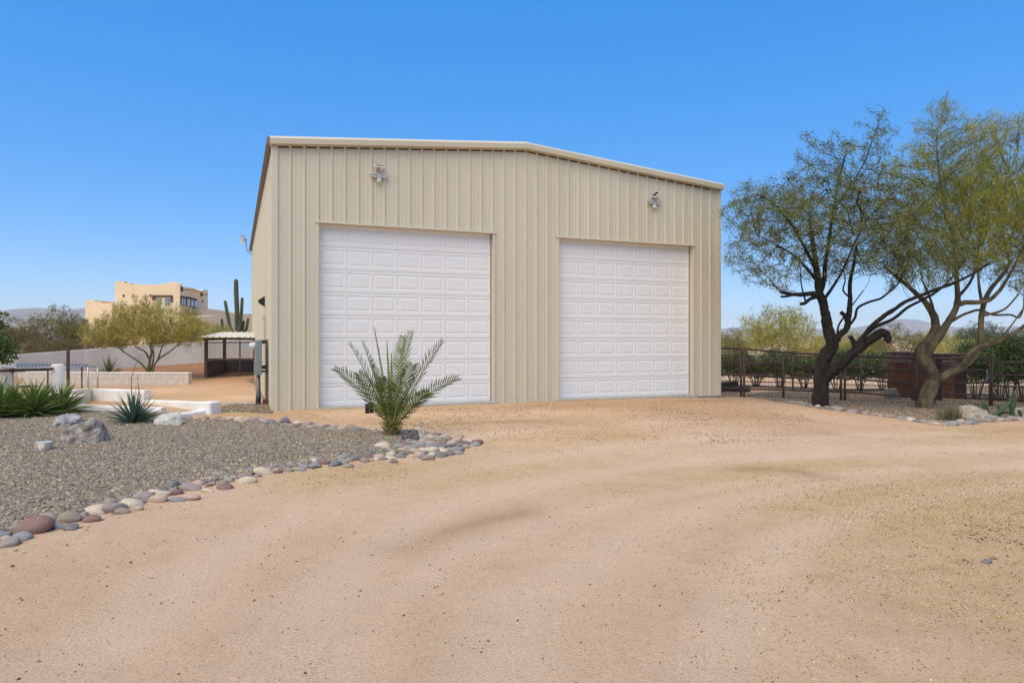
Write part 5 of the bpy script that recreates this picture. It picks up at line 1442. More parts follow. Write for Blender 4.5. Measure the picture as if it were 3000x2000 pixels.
def make_tree(name, label, base, limbs, ells, n_att, step, kill, bark, leafm, leaf, group=None, twig_r=0.006, expo=2.3, leaf_r=0.016, max_r=0.05, knots=0.0, trunk_name='trunk', sway=0.12, trop=0.0, bark_rel=0.12, slim=1.0, clump=None):
    """limbs: [(world points, r0, r1, keep)] ; ells: world ellipsoids ; leaf: dict for blades"""
    root = empty(name, base, 0, label, 'tree', group)
    B = np.array(base)
    tb_ = MB(); nodes, parents = [], []
    for li, (pts, r0, r1) in enumerate(limbs):
        big = r0 > 0.06; sp = catmull(pts, 14 if big else 6); k = len(sp)
        rr = [r0 + (r1 - r0) * (i / (k - 1)) ** 0.85 for i in range(k)]
        if li == 0: rr[0] *= 1.3; rr[1] *= 1.15
        rr = [r * (1 + knots * math.sin(i * 2.3 + li) * 0.5 + random.uniform(-knots, knots)) for i, r in enumerate(rr)]
        rr = [r * slim for r in rr]
        loc_ = [p - Vector(base) for p in sp]
        loc_ = [p + Vector((random.uniform(-1, 1), random.uniform(-1, 1), 0)) * r0 * knots * 1.2 for p in loc_]
        v0 = len(tb_.v); ns = 22 if big else 8
        tb_.tube(loc_, rr, ns)
        if big:      # bark: long ridges and hollows
            for i in range(k):
                c_ = loc_[i]
                for j in range(ns):
                    q = Vector(tb_.v[v0 + i * ns + j]); a_ = j / ns * 6.283
                    d_ = 1 + bark_rel * (1.1 * float(vnoise(math.cos(a_) * 3.2 + li * 5, math.sin(a_) * 3.2 + i * 0.10, 1.0, 61)) + 0.9 * float(vnoise(math.cos(a_) * 8 + li, math.sin(a_) * 8 + i * 0.22, 1.0, 62)))
                    tb_.v[v0 + i * ns + j] = tuple(c_ + (q - c_) * d_)
        b0 = len(nodes)
        for i, p in enumerate(loc_[::2] if big else loc_):
            nodes.append(p[:]); parents.append(-1 if i == 0 else b0 + i - 1)
    nfix = len(nodes)
    o_tr = tb_.build(trunk_name, bark, root)
    att = ell_points(ells, n_att) - B
    low = [i for i, p in enumerate(nodes)]
    N, Pn = colonize(nodes, parents, att, step, kill, 90, sway, trop)
    # radii by the pipe rule
    child = np.zeros(len(N)); order = np.arange(len(N))[::-1]
    area = np.zeros(len(N))
    for i in order:
        if area[i] == 0: area[i] = twig_r ** expo
        if Pn[i] >= nfix: area[Pn[i]] += area[i]
    rad = np.minimum(area ** (1 / expo), max_r)
    tw = np.arange(nfix, len(N)); A_, B_ = N[Pn[tw]], N[tw]
    ra = np.where(Pn[tw] >= nfix, rad[np.clip(Pn[tw], 0, None)], rad[tw]); rb = rad[tw]
    V, F_ = seg_tubes(A_, B_, np.minimum(ra, rb * 1.6), rb)
    link('twigs', np_mesh('twigs', V, F_, bark, smooth=True), root)['kind'] = 'stuff'
    sel = tw[rad[tw] < leaf_r]
    tips = N[sel]; dirs = N[sel] - N[Pn[sel]]; dirs /= np.linalg.norm(dirs, axis=1)[:, None] + 1e-9
    if clump is not None:        # foliage sits in clumps with gaps between them
        nz = vnoise(tips[:, 0] + 0.6 * tips[:, 1], tips[:, 2] - 0.4 * tips[:, 1], clump, 55) + 0.5 * vnoise(tips[:, 0] - 0.7 * tips[:, 1], tips[:, 2] + 0.5 * tips[:, 1], clump * 0.45, 56)
        kp = nz > -0.16 + RNG.normal(0, 0.07, len(tips)); tips, dirs = tips[kp], dirs[kp]
    # leaves also between nodes
    tips = np.concatenate([tips, tips - dirs * step * 0.5]); dirs = np.concatenate([dirs, dirs])
    V, F_, C_ = blades(tips, dirs, **leaf)
    link('crown', np_mesh('crown', V, F_, leafm, C_), root)['kind'] = 'stuff'
    return root, len(tips)

def E(px, py, D, rx, ry, rd):
    """ellipsoid seen at a pixel with pixel radii at distance D, rd metres deep"""
    return (P(px, py, D), (rx * D / FPX, rd, ry * D / FPX))

MESQ_B = mat('dark_mesquite_bark', (0.005, 0.004, 0.0032), (0.026, 0.018, 0.012), scale=9, rough=0.95, bs=1.0, bscale=26, bd=0.04, stretch=(1, 1, 0.35))
PALO_B = mat('green_grey_bark', (0.05, 0.036, 0.022), (0.15, 0.12, 0.06), scale=4, rough=0.9, bs=0.9, bscale=18, bd=0.04, stretch=(1, 1, 0.4), contrast=(0.36, 0.6))
PALO_G = mat('green_palo_verde_bark', (0.12, 0.13, 0.045), (0.20, 0.19, 0.075), scale=4, rough=0.8)
TWIG_B = mat('brown_twig_bark', (0.07, 0.05, 0.03), (0.13, 0.10, 0.06), scale=4, rough=0.9)
MESQ_L = leaf_mat('mesquite_leaf', (0.205, 0.225, 0.085), 0.6, 0.4)
PALO_L = leaf_mat('palo_verde_needle', (0.38, 0.355, 0.10), 0.6, 0.3)
OLIVE_L = leaf_mat('olive_brush_leaf', (0.235, 0.205, 0.075), 0.7, 0.3)
OLEA_L = leaf_mat('oleander_leaf', (0.15, 0.19, 0.065), 0.5, 0.2)
GLOSSY_L = leaf_mat('citrus_leaf', (0.085, 0.15, 0.022), 0.35, 0.25)
C1 = [(1, 1, 1), (0.8, 0.85, 0.8), (1.2, 1.15, 0.9), (0.65, 0.7, 0.7), (1.35, 1.2, 0.85)]
C2 = [(1, 1, 1), (0.8, 0.85, 0.75), (1.12, 1.08, 0.9), (0.62, 0.7, 0.6), (1.2, 1.08, 0.8)]

def PL(D, pts, dd=0.0):
    """traced limb: (px, py[, depth offset]) at distance D"""
    return [P(p[0], p[1], D + (p[2] if len(p) > 2 else dd)) for p in pts]

# mesquite beside the building
D = 18.0; gb = G(2405, 1190); D = gb.y
limbs = [
    (PL(D, [(2405, 1205), (2404, 1160), (2403, 1106), (2409, 1066), (2424, 1035), (2438, 1008), (2431, 975), (2423, 943), (2416, 910), (2409, 882), (2400, 853), (2394, 804), (2388, 760, .2), (2380, 700, .4), (2372, 640, .6)]), 0.235, 0.05),
    (PL(D, [(2412, 1110, 0), (2440, 1085, -.1), (2466, 1066, -.2), (2490, 1042, -.25), (2511, 1025, -.3), (2545, 1000, -.4), (2580, 976, -.5), (2596, 978, -.5), (2602, 992, -.55), (2600, 1000, -.55)]), 0.155, 0.085),
    (PL(D, [(2436, 1010), (2455, 985), (2478, 965), (2484, 940), (2489, 905), (2491, 874), (2490, 830), (2500, 780, -.3), (2510, 720, -.5)]), 0.10, 0.035),
    (PL(D, [(2484, 945), (2474, 925), (2463, 914)]), 0.062, 0.05),
    (PL(D, [(2508, 1028, -.3), (2500, 1000, -.3), (2490, 985, -.3)]), 0.075, 0.055),
    (PL(D, [(2505, 1020, -.3), (2530, 985, -.4), (2560, 951, -.6), (2590, 925, -.7), (2621, 906, -.8), (2650, 885, -.9), (2686, 870, -1.0), (2735, 850, -1.1), (2784, 833, -1.2), (2846, 804, -1.3), (2900, 770, -1.3)]), 0.075, 0.028),
    (PL(D, [(2510, 1005, -.3), (2560, 960, -.2), (2615, 935, -.1), (2660, 900, 0), (2703, 878, .1), (2750, 850, .2), (2800, 800, .3), (2840, 740, .3)]), 0.06, 0.022),
    (PL(D, [(2490, 950), (2505, 930), (2513, 902), (2545, 885, .1), (2580, 874, .2), (2605, 855, .3), (2629, 833, .4), (2645, 810, .5), (2656, 780, .6), (2665, 740, .6)]), 0.042, 0.018),
    (PL(D, [(2405, 866), (2380, 860, -.1), (2352, 862, -.2), (2320, 862, -.3), (2288, 855, -.4)]), 0.075, 0.04),
    (PL(D, [(2330, 862, -.3), (2305, 868, -.35), (2288, 869, -.4)]), 0.035, 0.03),
    (PL(D, [(2400, 868), (2375, 875, -.1), (2358, 888, -.2), (2345, 890, -.2)]), 0.055, 0.045),
    (PL(D, [(2360, 882, -.2), (2355, 865, -.2), (2348, 835, -.3), (2345, 800, -.4)]), 0.03, 0.015),
    (PL(D, [(2403, 858), (2415, 820, .2), (2418, 770, .4), (2430, 700, .5), (2440, 620, .6), (2460, 520, .6), (2480, 440, .5)]), 0.075, 0.02),
    (PL(D, [(2394, 800), (2360, 730, -.3), (2320, 660, -.6), (2270, 600, -.8), (2220, 570, -.9)]), 0.05, 0.015),
    (PL(D, [(2398, 830), (2340, 760, .3), (2280, 720, .6), (2220, 690, .8)]), 0.045, 0.015),
    (PL(D, [(2412, 880), (2440, 840, -.3), (2470, 790, -.6), (2500, 720, -.9), (2540, 640, -1.0)]), 0.05, 0.015),
    (PL(D, [(2488, 870), (2470, 850, .2), (2476, 820, .3), (2470, 780, .4)]), 0.03, 0.015),
    (PL(D, [(2440, 620, .6), (2480, 560, .4), (2530, 480, .2), (2560, 400, 0), (2590, 320, 0)]), 0.03, 0.008),
    (PL(D, [(2460, 1000), (2455, 960, .1), (2475, 925, .2), (2500, 890, .3), (2530, 850, .3)]), 0.035, 0.014),
]
ells = [E(2370, 640, D, 230, 130, 2.4), E(2260, 740, D, 140, 100, 1.8), E(2240, 610, D, 130, 90, 1.8), E(2440, 540, D, 150, 110, 1.9), E(2560, 720, D, 180, 100, 2.0), E(2600, 600, D, 130, 110, 1.8), E(2440, 770, D, 230, 60, 1.8), E(2680, 760, D, 120, 60, 1.3), E(2390, 430, D, 60, 60, .8), E(2560, 420, D, 60, 110, .8)]
LM = dict(n_per=10, length=(0.045, 0.10), width=0.0085, spread=0.75, droop=0.3, cols=C1, cluster=0.06)
r_, n_ = make_tree('mesquite_tree', 'dark-barked mesquite tree with feathery grey-green leaves beside the metal building', (gb.x, gb.y, zgf(gb.x, gb.y)), limbs, ells, 5200, 0.13, 0.15, MESQ_B, MESQ_L, LM, twig_r=0.0042, bark_rel=0.36, slim=0.92, clump=0.55, knots=0.012, leaf_r=0.011, max_r=0.035, sway=0.18, trop=0.18)
print('mesquite tips', n_)

# big palo verde at the right edge
gb = G(2708, 1197); D = gb.y
limbs = [
    (PL(D, [(2705, 1210), (2709, 1180), (2719, 1147), (2734, 1112), (2725, 1085), (2711, 1060), (2699, 1033), (2707, 1014), (2719, 1000), (2733, 978), (2741, 955), (2736, 925), (2723, 902), (2706, 880), (2686, 862), (2660, 838, .2), (2629, 813, .3), (2590, 780, .4)]), 0.24, 0.035),
    (PL(D, [(2706, 1050, 0), (2725, 1020, -.1), (2752, 984, -.15), (2770, 955, -.2), (2786, 930, -.2), (2800, 903, -.2), (2806, 875, -.2), (2804, 840, -.2), (2802, 790, -.2), (2798, 720, -.2), (2790, 650, -.2)]), 0.135, 0.04),
    (PL(D, [(2800, 895, -.2), (2826, 886, -.3), (2858, 886, -.4), (2890, 882, -.5), (2910, 870, -.5), (2930, 850, -.5)]), 0.075, 0.045),
    (PL(D, [(2730, 1118, 0), (2765, 1103, -.1), (2797, 1086, -.2), (2824, 1070, -.25), (2848, 1050, -.3), (2866, 1028, -.3), (2874, 1000, -.3), (2874, 960, -.3), (2876, 920, -.3), (2886, 880, -.3), (2900, 850, -.3), (2920, 825, -.2), (2940, 800, -.2), (2965, 760, -.2)]), 0.135, 0.04),
    (PL(D, [(2824, 1066, -.4), (2838, 1040, -.5), (2858, 1021, -.55), (2890, 1010, -.6), (2927, 1000, -.7), (2965, 978, -.7), (3000, 955, -.7), (3040, 920, -.7), (3080, 870, -.7)]), 0.075, 0.04),
    (PL(D, [(2790, 940, -.2), (2815, 925, -.1), (2840, 915, 0), (2870, 908, 0), (2910, 922, 0), (2960, 922, 0), (2985, 930, 0), (2998, 905, 0)]), 0.045, 0.022),
    (PL(D, [(2740, 940), (2730, 890, .2), (2715, 850, .3), (2700, 820, .4)]), 0.05, 0.02),
    (PL(D, [(2806, 870, -.2), (2840, 830, .2), (2860, 780, .4), (2870, 700, .5), (2885, 600, .5)]), 0.05, 0.018),
    (PL(D, [(2880, 900, -.3), (2870, 850, -.6), (2865, 800, -.8), (2855, 730, -.9)]), 0.05, 0.02),
    (PL(D, [(2930, 850, -.5), (2960, 800, -.8), (2990, 740, -1.0), (3010, 660, -1.0)]), 0.05, 0.018),
    (PL(D, [(2960, 770, -.2), (2940, 690, .2), (2940, 600, .4), (2950, 500, .4)]), 0.04, 0.014),
    (PL(D, [(2798, 720, -.2), (2770, 620, -.1), (2750, 500, 0), (2745, 400, 0), (2765, 320, 0), (2778, 262, 0)]), 0.035, 0.006),
    (PL(D, [(2876, 925, -.3), (2920, 915, -.5), (2950, 900, -.6), (2985, 860, -.7)]), 0.04, 0.02),
    (PL(D, [(2686, 862), (2660, 830, -.4), (2640, 790, -.7), (2620, 740, -.9)]), 0.035, 0.014),
    (PL(D, [(2890, 1010, -.6), (2935, 985, -.9), (2965, 950, -1.0), (3000, 900, -1.1)]), 0.03, 0.016),
]
ells = [E(2830, 640, D, 190, 150, 2.2), E(2950, 560, D, 150, 160, 2.2), E(2820, 480, D, 120, 110, 1.7), E(2730, 530, D, 120, 120, 1.7), E(2680, 690, D, 130, 90, 1.6), E(3060, 640, D, 170, 190, 2.4), E(2900, 760, D, 180, 70, 1.9), E(2745, 400, D, 60, 90, .9), E(2930, 430, D, 110, 80, 1.4), E(2770, 330, D, 25, 70, .5), E(2760, 760, D, 130, 50, 1.5), E(3010, 800, D, 70, 70, 1.2)]
LP = dict(n_per=10, length=(0.08, 0.2), width=0.0058, spread=0.36, droop=-0.7, cols=C2, cluster=0.07)
r_, n_ = make_tree('palo_verde_tree', 'large green-trunked palo verde tree at the right edge', (gb.x, gb.y, zgf(gb.x, gb.y)), limbs, ells, 6400, 0.13, 0.15, PALO_B, leaf_mat('palo_verde_needle_right', (0.32, 0.325, 0.065), 0.6, 0.4), LP, twig_r=0.0042, bark_rel=0.2, slim=0.92, clump=0.6, knots=0.006, leaf_r=0.011, max_r=0.035, trop=0.45)  # this tree's own deeper yellow-green needles
print('palo verde tips', n_)

# palo verde in the bank on the left
D = 27.5; bx = P(437, 1000, D); base = (bx.x, bx.y, zgf(bx.x, bx.y))
bpy_ = 1000 + (EYE - base[2]) * FPX / D
limbs = [
    (PL(D, [(432, bpy_ + 4), (434, 1085), (437, 1068), (440, 1050), (444, 1030), (440, 1012), (446, 990), (450, 960, .2), (440, 930, .3)]), 0.075, 0.016),
    (PL(D, [(434, 1088), (424, 1076, -.1), (408, 1060, -.2), (385, 1045, -.3), (362, 1030, -.4), (345, 1018, -.5), (310, 1005, -.6), (290, 1002, -.7)]), 0.045, 0.014),
    (PL(D, [(446, 1092), (452, 1070), (464, 1052), (484, 1038), (500, 1028), (515, 1015), (530, 1000, .3), (560, 985, .4), (590, 975, .5)]), 0.045, 0.012),
    (PL(D, [(440, 1092), (448, 1060, .2), (450, 1035, .3), (446, 1015, .4), (430, 995, .5), (410, 970, .6)]), 0.04, 0.014),
    (PL(D, [(436, 1050, 0), (425, 1030, -.2), (405, 1020, -.3), (395, 1012, -.4), (370, 980, -.6)]), 0.04, 0.014),
    (PL(D, [(462, 1056, 0), (470, 1030, -.3), (478, 1005, -.4), (490, 970, -.5)]), 0.04, 0.014),
]
ells = [E(440, 950, D, 150, 50, 2.0), E(415, 905, D, 60, 40, 1.1), E(335, 975, D, 85, 45, 1.6), E(540, 965, D, 75, 45, 1.5), E(440, 985, D, 150, 28, 1.8), E(300, 1000, D, 55, 25, 1.1), E(570, 1000, D, 40, 25, .9), E(375, 930, D, 60, 35, 1.2), E(515, 935, D, 60, 35, 1.2)]
LQ = dict(n_per=6, length=(0.12, 0.28), width=0.009, spread=0.45, droop=-0.4, cols=[(1, 1, 1), (0.8, .85, .75), (1.2, 1.05, .8), (0.65, .72, .6), (1.3, 1.0, .7)], cluster=0.07)
r_, n_ = make_tree('palo_verde_tree', 'round yellow-green palo verde tree in front of the adobe house', base, limbs, ells, 2600, 0.14, 0.17, PALO_G, PALO_L, LQ, twig_r=0.005, leaf_r=0.014, max_r=0.03, trop=0.25, clump=0.6)
print('left palo verde tips', n_)

# ---- scrub trees and bushes farther off: grown once per kind, then placed as individuals
def scrub(name, seed, h, w, bark, leafm, leaf, n_att, trunks=4, low=0.25, step=0.2, label='', spiky=False):
    global RNG
    RNG = np.random.default_rng(seed); random.seed(seed)
    limbs = []
    for k in range(trunks):
        a_ = 2 * math.pi * k / trunks + random.uniform(-.5, .5); l = random.uniform(0.45, 0.75)
        pts = [Vector((0.05 * math.cos(a_), 0.05 * math.sin(a_), -0.2)), Vector((0.12 * w * math.cos(a_), 0.12 * w * math.sin(a_), h * 0.2)),
               Vector((0.22 * w * math.cos(a_ + .2), 0.22 * w * math.sin(a_ + .2), h * 0.4)), Vector((0.32 * w * math.cos(a_), 0.32 * w * math.sin(a_), h * l))]
        limbs.append((pts, 0.03 * h / 2 + 0.015, 0.012))
    ells = [((0, 0, h * (0.5 + low / 2)), (w * 0.5, w * 0.5, h * (0.5 - low / 2)))]
    for k in range(6):
        a_ = random.uniform(0, 6.28); q = random.uniform(0.2, 0.42) * w
        ells.append(((q * math.cos(a_), q * math.sin(a_), h * random.uniform(0.35 + low / 2, 0.8)), (w * 0.22, w * 0.22, h * random.uniform(0.15, 0.26))))
    if spiky:
        for k in range(5):
            a_ = random.uniform(0, 6.28); q = random.uniform(0.0, 0.3) * w
            ells.append(((q * math.cos(a_), q * math.sin(a_), h * 0.98), (w * 0.06, w * 0.06, h * 0.16)))
    r_, n_ = make_tree(name, label, (0, 0, 0), limbs, ells, n_att, step, step * 1.15, bark, leafm, leaf, twig_r=0.006, leaf_r=0.02, max_r=0.03, clump=0.7)
    return r_
LB = dict(n_per=6, length=(0.14, 0.34), width=0.015, spread=0.6, droop=-0.25, cols=C2, cluster=0.10)
kinds = {
    'olive': lambda: scrub('scrub_tree', 31, 3.2, 4.0, TWIG_B, OLIVE_L, LB, 1000, low=0.05, spiky=True),
    'palo': lambda: scrub('scrub_tree', 37, 4.0, 4.6, PALO_G, PALO_L, LB, 1000, low=0.3),
    'brown': lambda: scrub('scrub_tree', 41, 2.6, 4.0, TWIG_B, leaf_mat('brown_scrub_leaf', (0.17, 0.13, 0.06), 0.7, 0.25), LB, 900, low=0.0),
    'green': lambda: scrub('scrub_tree', 43, 3.6, 4.2, TWIG_B, leaf_mat('dark_green_leaf', (0.085, 0.12, 0.045), 0.6, 0.25), LB, 1000, low=0.1)}
PROTO = {}
def place_scrub(kind, px, D, top_py, w_px, label, group, rz=0.0):
    """stand a copy so that its crown top and width match the photograph"""
    H0, W0 = {'olive': (3.5, 4.3), 'palo': (4.1, 4.9), 'brown': (2.7, 4.3), 'green': (3.7, 4.5)}[kind]
    p = P(px, 1000, D); z0 = zgf(p.x, p.y); hgt = EYE - (top_py - 1000) / FPX * D - z0
    if kind not in PROTO: PROTO[kind] = kinds[kind](); o = PROTO[kind]
    else: o = copy_tree(PROTO[kind])
    o.location = (p.x, p.y, z0); o.rotation_euler = (0, 0, rz)
    sw_ = w_px * D / FPX / W0; o.scale = (sw_, sw_, hgt / H0)
    return tag(o, label, 'tree', group)
GL, GRT = 'scrub trees behind the perimeter wall', 'scrub trees beyond the pipe fence'
for a_ in (('olive', 165, 46, 887, 190, 'tall spiky olive scrub tree left of the adobe house', GL, 0.4), ('brown', 60, 44, 950, 200, 'brown scrub bush behind the wall near the left edge', GL, 1.0), ('brown', 130, 41, 985, 170, 'low brown scrub bush under the spiky olive scrub tree', GL, 2.2),
           ('olive', 25, 52, 925, 160, 'olive scrub tree at the far left edge', GL, 2.0), ('olive', 245, 48, 930, 130, 'olive scrub tree between the spiky tree and the round palo verde', GL, 3.0), ('brown', 215, 43, 985, 150, 'low brown scrub bush right of the rusty steel post', GL, 4.0),
           ('palo', 585, 46, 935, 150, 'yellow-green scrub tree above the animal pen', GL, 0.7), ('palo', 640, 43, 945, 110, 'yellow-green scrub tree around the foot of the saguaro', GL, 2.7), ('brown', 330, 47, 975, 160, 'brown scrub behind the round palo verde', GL, 5.0), ('brown', 500, 44, 975, 170, 'brown scrub low behind the right of the round palo verde', GL, 0.2),
           ('palo', 2282, 36, 885, 240, 'pale palo verde tree with open branches between building and mesquite', GRT, 1.2), ('olive', 2140, 42, 955, 110, 'olive scrub tree right behind the metal building edge', GRT, 0.9), ('palo', 2200, 47, 960, 150, 'low yellow-green scrub tree beyond the fence near the building', GRT, 2.9),
           ('palo', 2470, 50, 965, 220, 'yellow-green scrub tree behind the mesquite trunk', GRT, 4.0), ('olive', 2620, 44, 940, 210, 'olive scrub tree between the two big trees', GRT, 2.2), ('palo', 2760, 52, 965, 200, 'yellow-green scrub tree behind the palo verde trunk', GRT, 5.1), ('green', 2880, 46, 935, 180, 'dark green tree behind the right-hand palo verde', GRT, 0.3),
           ('green', 2990, 42, 960, 170, 'dark green tree at the far right edge beyond the fence', GRT, 1.9), ('olive', 2540, 39, 985, 170, 'low olive scrub tree behind the stone pillars', GRT, 1.5), ('palo', 2380, 45, 975, 190, 'yellow-green scrub tree behind the stub of the mesquite', GRT, 3.3), ('palo', 2830, 40, 985, 170, 'low yellow-green scrub tree beyond the gate', GRT, 0.5)):
    place_scrub(*a_)
random.seed(77); RNG = np.random.default_rng(77)

# oleander bushes behind the fence
LO = dict(n_per=9, length=(0.10, 0.17), width=0.014, spread=0.55, droop=-0.25, cols=[(1, 1, 1), (0.7, .75, .7), (1.3, 1.25, 1), (0.5, .55, .55)], cluster=0.07)
def oleander(seed, h, w):
    global RNG
    RNG = np.random.default_rng(seed); random.seed(seed); limbs = []
    for k in range(9):
        a_ = 2 * math.pi * k / 9 + random.uniform(-.3, .3); q = random.uniform(0.2, 0.42) * w
        limbs.append(([Vector((0.06 * math.cos(a_), 0.06 * math.sin(a_), -0.1)), Vector((q * .45 * math.cos(a_), q * .45 * math.sin(a_), h * 0.35)), Vector((q * math.cos(a_), q * math.sin(a_), h * 0.75))], 0.018, 0.008))
    ells = [((0, 0, h * 0.68), (w * .5, w * .5, h * .34)), ((w * .2, 0, h * .5), (w * .3, w * .3, h * .22)), ((-w * .2, 0, h * .5), (w * .3, w * .3, h * .22))]
    return make_tree('oleander_bush', '', (0, 0, 0), limbs, ells, 700, 0.13, 0.14, TWIG_B, OLEA_L, LO, twig_r=0.004, leaf_r=0.012, max_r=0.015, trunk_name='stems')[0]
ol = oleander(61, 1.6, 1.7)
GO = 'oleander bushes behind the pipe fence'
first = True
for i, (px, D, top, wpx, lb) in enumerate(((2150, 26, 1050, 150, 'oleander bush nearest the building edge behind the fence'), (2215, 26.4, 1052, 150, 'oleander bush behind the double fence post'), (2285, 26, 1050, 150, 'oleander bush behind the second fence post'), (2355, 26.2, 1054, 150, 'oleander bush left of the mesquite trunk'),
                                           (2450, 25.6, 1050, 160, 'oleander bush right behind the mesquite trunk'), (2520, 25.8, 1046, 150, 'oleander bush left of the stone pillar'), (2585, 26.5, 1040, 130, 'oleander bush touching the left stone pillar'),
                                           (2860, 22.8, 1025, 170, 'big oleander bush behind the gate latch'), (2925, 22.4, 1010, 190, 'tall oleander bush behind the right fence panel'), (3000, 22, 985, 200, 'tallest oleander bush at the right edge'), (2960, 23.6, 1020, 160, 'oleander bush filling the gap behind the right fence panel'))):
    p = P(px, 1000, D); z0 = zgf(p.x, p.y); o = ol if first else copy_tree(ol); first = False
    o.location = (p.x, p.y, z0); o.rotation_euler = (0, 0, i * 1.3); s_ = wpx * D / FPX / 1.9; o.scale = (s_, s_, (EYE - (top - 22 + (0, 14, -6, 10, -8, 6, 12, 0, 0, 0, 0)[i] - 1000) / FPX * D - z0) / 1.65)
    tag(o, lb, 'bush', GO)
random.seed(78); RNG = np.random.default_rng(78)

# glossy green shrub at the left edge
D = 16.2; bx = P(-40, 1000, D); base = (bx.x, bx.y, zgf(bx.x, bx.y))
limbs = [(PL(D, [(-40, 1180), (-38, 1100), (-30, 1040), (-20, 990)]), 0.05, 0.02), (PL(D, [(-38, 1100), (-10, 1050), (10, 1030), (25, 1025)]), 0.025, 0.008), (PL(D, [(-30, 1040), (0, 960), (15, 925), (30, 918)]), 0.02, 0.006), (PL(D, [(-40, 1080), (-80, 1000), (-110, 950)]), 0.03, 0.01)]
ells = [E(-30, 1020, D, 62, 50, .7), E(20, 1045, D, 28, 24, .35), E(10, 990, D, 20, 28, .3), E(-70, 950, D, 60, 50, .7), E(18, 920, D, 24, 11, .2), E(-10, 940, D, 22, 20, .3)]
make_tree('citrus_tree', 'glossy bright green citrus tree at the left edge', base, limbs, ells, 420, 0.09, 0.10, TWIG_B, GLOSSY_L, dict(n_per=5, length=(0.06, 0.10), width=0.02, spread=0.9, droop=0.1, cols=[(1, 1, 1), (0.6, .7, .6), (1.3, 1.2, 1), (0.4, .5, .5)], cluster=0.04), twig_r=0.004, leaf_r=0.012)
# ------------------------------------------------------------------ pipe fences, gate, pillars on the right
WIRE = mat('rusty_wire', (0.07, 0.05, 0.04), rough=0.7)
def fence_span(root, A, B, rails, r=0.027, wire=True, bot=-0.02, sp=0.10):
    """A, B: (px, D) ; rails: [(pyA, pyB)] top first"""
    for i, (ya, yb) in enumerate(rails):
        a = P(A[0], ya, A[1]); b_ = P(B[0], yb, B[1])
        MB().tube([a - root.location, b_ - root.location], r, 10).build('rail', RUST, root)
    if wire:
        a0, a1 = P(A[0], rails[0][0], A[1]) - root.location, P(B[0], rails[0][1], B[1]) - root.location
        off = Vector((0, 0.034, 0))
        za, zb = zgf(*P(A[0], 1000, A[1]).xy) - root.location.z + 0.03, zgf(*P(B[0], 1000, B[1]).xy) - root.location.z + 0.03
        L_ = (a1 - a0).length; n = int(L_ / sp); V, F_ = [], []
        A_, B_ = [], []
        for k in range(1, n):
            t = k / n; top = a0.lerp(a1, t) + off; lo = Vector((top.x, top.y, za + (zb - za) * t)); A_.append(lo[:]); B_.append(top[:])
        for k in range(13):
            t = k / 13; p = Vector((a0.x, a0.y, za + (a0.z - za) * t)) + off; q = Vector((a1.x, a1.y, zb + (a1.z - zb) * t)) + off; A_.append((p + Vector((0, .005, 0)))[:]); B_.append((q + Vector((0, .005, 0)))[:])
        A_, B_ = np.array(A_), np.array(B_); rr = np.full(len(A_), 0.0032)
        V, F_ = seg_tubes(A_, B_, rr, rr, 4)
        o = link('wire_mesh', np_mesh('wire_mesh', V, F_, WIRE), root); o['kind'] = 'stuff'
def post(root, px, D, top, r=0.036, sq=False):
    p = P(px, top, D); z0 = zgf(p.x, p.y)
    MB().tube([Vector((p.x, p.y, z0 - 0.3)) - root.location, p - root.location + Vector((0, 0, 0.02))], r, 12).build('post', RUST, root)
def froot(name, px, D, label, cat='fence', group=None):
    p = P(px, 1000, D); return empty(name, (p.x, p.y, zgf(p.x, p.y)), 0, label, cat, group)
GF = 'brown pipe fence panels'
f0 = froot('pipe_fence', 2120, 20.55, 'brown pipe and wire fence panel meeting the metal building', group=GF)
fence_span(f0, (2060, 20.9), (2171, 20.45), [(1017, 1022), (1059, 1062), (1096, 1099), (1136, 1138)]); post(f0, 2171, 20.45, 1022)
f1 = froot('pipe_fence', 2290, 20.3, 'brown pipe and wire fence panel left of the mesquite trunk', group=GF)
fence_span(f1, (2180, 20.4), (2295, 20.3), [(1022, 1032), (1062, 1068), (1098.5, 1106), (1139, 1141.5)]); fence_span(f1, (2295, 20.3), (2464, 20.1), [(1032, 1040.5), (1068, 1075.5), (1106, 1108), (1141.5, 1146.5)])
post(f1, 2180, 20.4, 1020); post(f1, 2295, 20.3, 1031); post(f1, 2464, 20.1, 1040)
f2 = froot('pipe_fence', 2580, 19.9, 'brown pipe and wire fence panel between the mesquite and the palo verde', group=GF)
fence_span(f2, (2475, 20.1), (2684, 19.8), [(1041, 1050), (1076, 1086), (1108, 1125), (1147, 1163.5)]); post(f2, 2475, 20.1, 1041); post(f2, 2684, 19.8, 1049)
gate = froot('pipe_gate', 2820, 19.8, 'brown pipe gate with wire infill right of the palo verde trunk', 'gate')
fence_span(gate, (2738, 19.8), (2900, 19.8), [(1052, 1048), (1086, 1084), (1121, 1121), (1153, 1157)]); post(gate, 2738, 19.8, 1051, 0.026); post(gate, 2899, 19.8, 1048, 0.026)
MB().tube([P(2742, 1056, 19.82) - gate.location, P(2795, 1085, 19.82) - gate.location], 0.018, 8).build('brace', RUST, gate)
ch = MB()
for k in range(9):
    c_ = P(2892, 1084 + k * 3.6, 19.72) - gate.location
    ch.tube([c_ + Vector((0.012 * math.cos(t), 0.012 * math.sin(t) if k % 2 else 0, 0.022 * math.sin(t))) for t in [j * math.pi / 4 for j in range(9)]], 0.005, 5, caps=False)
o = ch.build('chain', GALV, gate); o['kind'] = 'stuff'
f3 = froot('pipe_fence', 2960, 19.8, 'brown pipe fence panel at the right edge before the tall oleanders', group=GF)
fence_span(f3, (2906, 19.8), (3120, 19.6), [(1064, 1056), (1098, 1099), (1129, 1137), (1164, 1176)]); post(f3, 2906, 19.8, 1050)
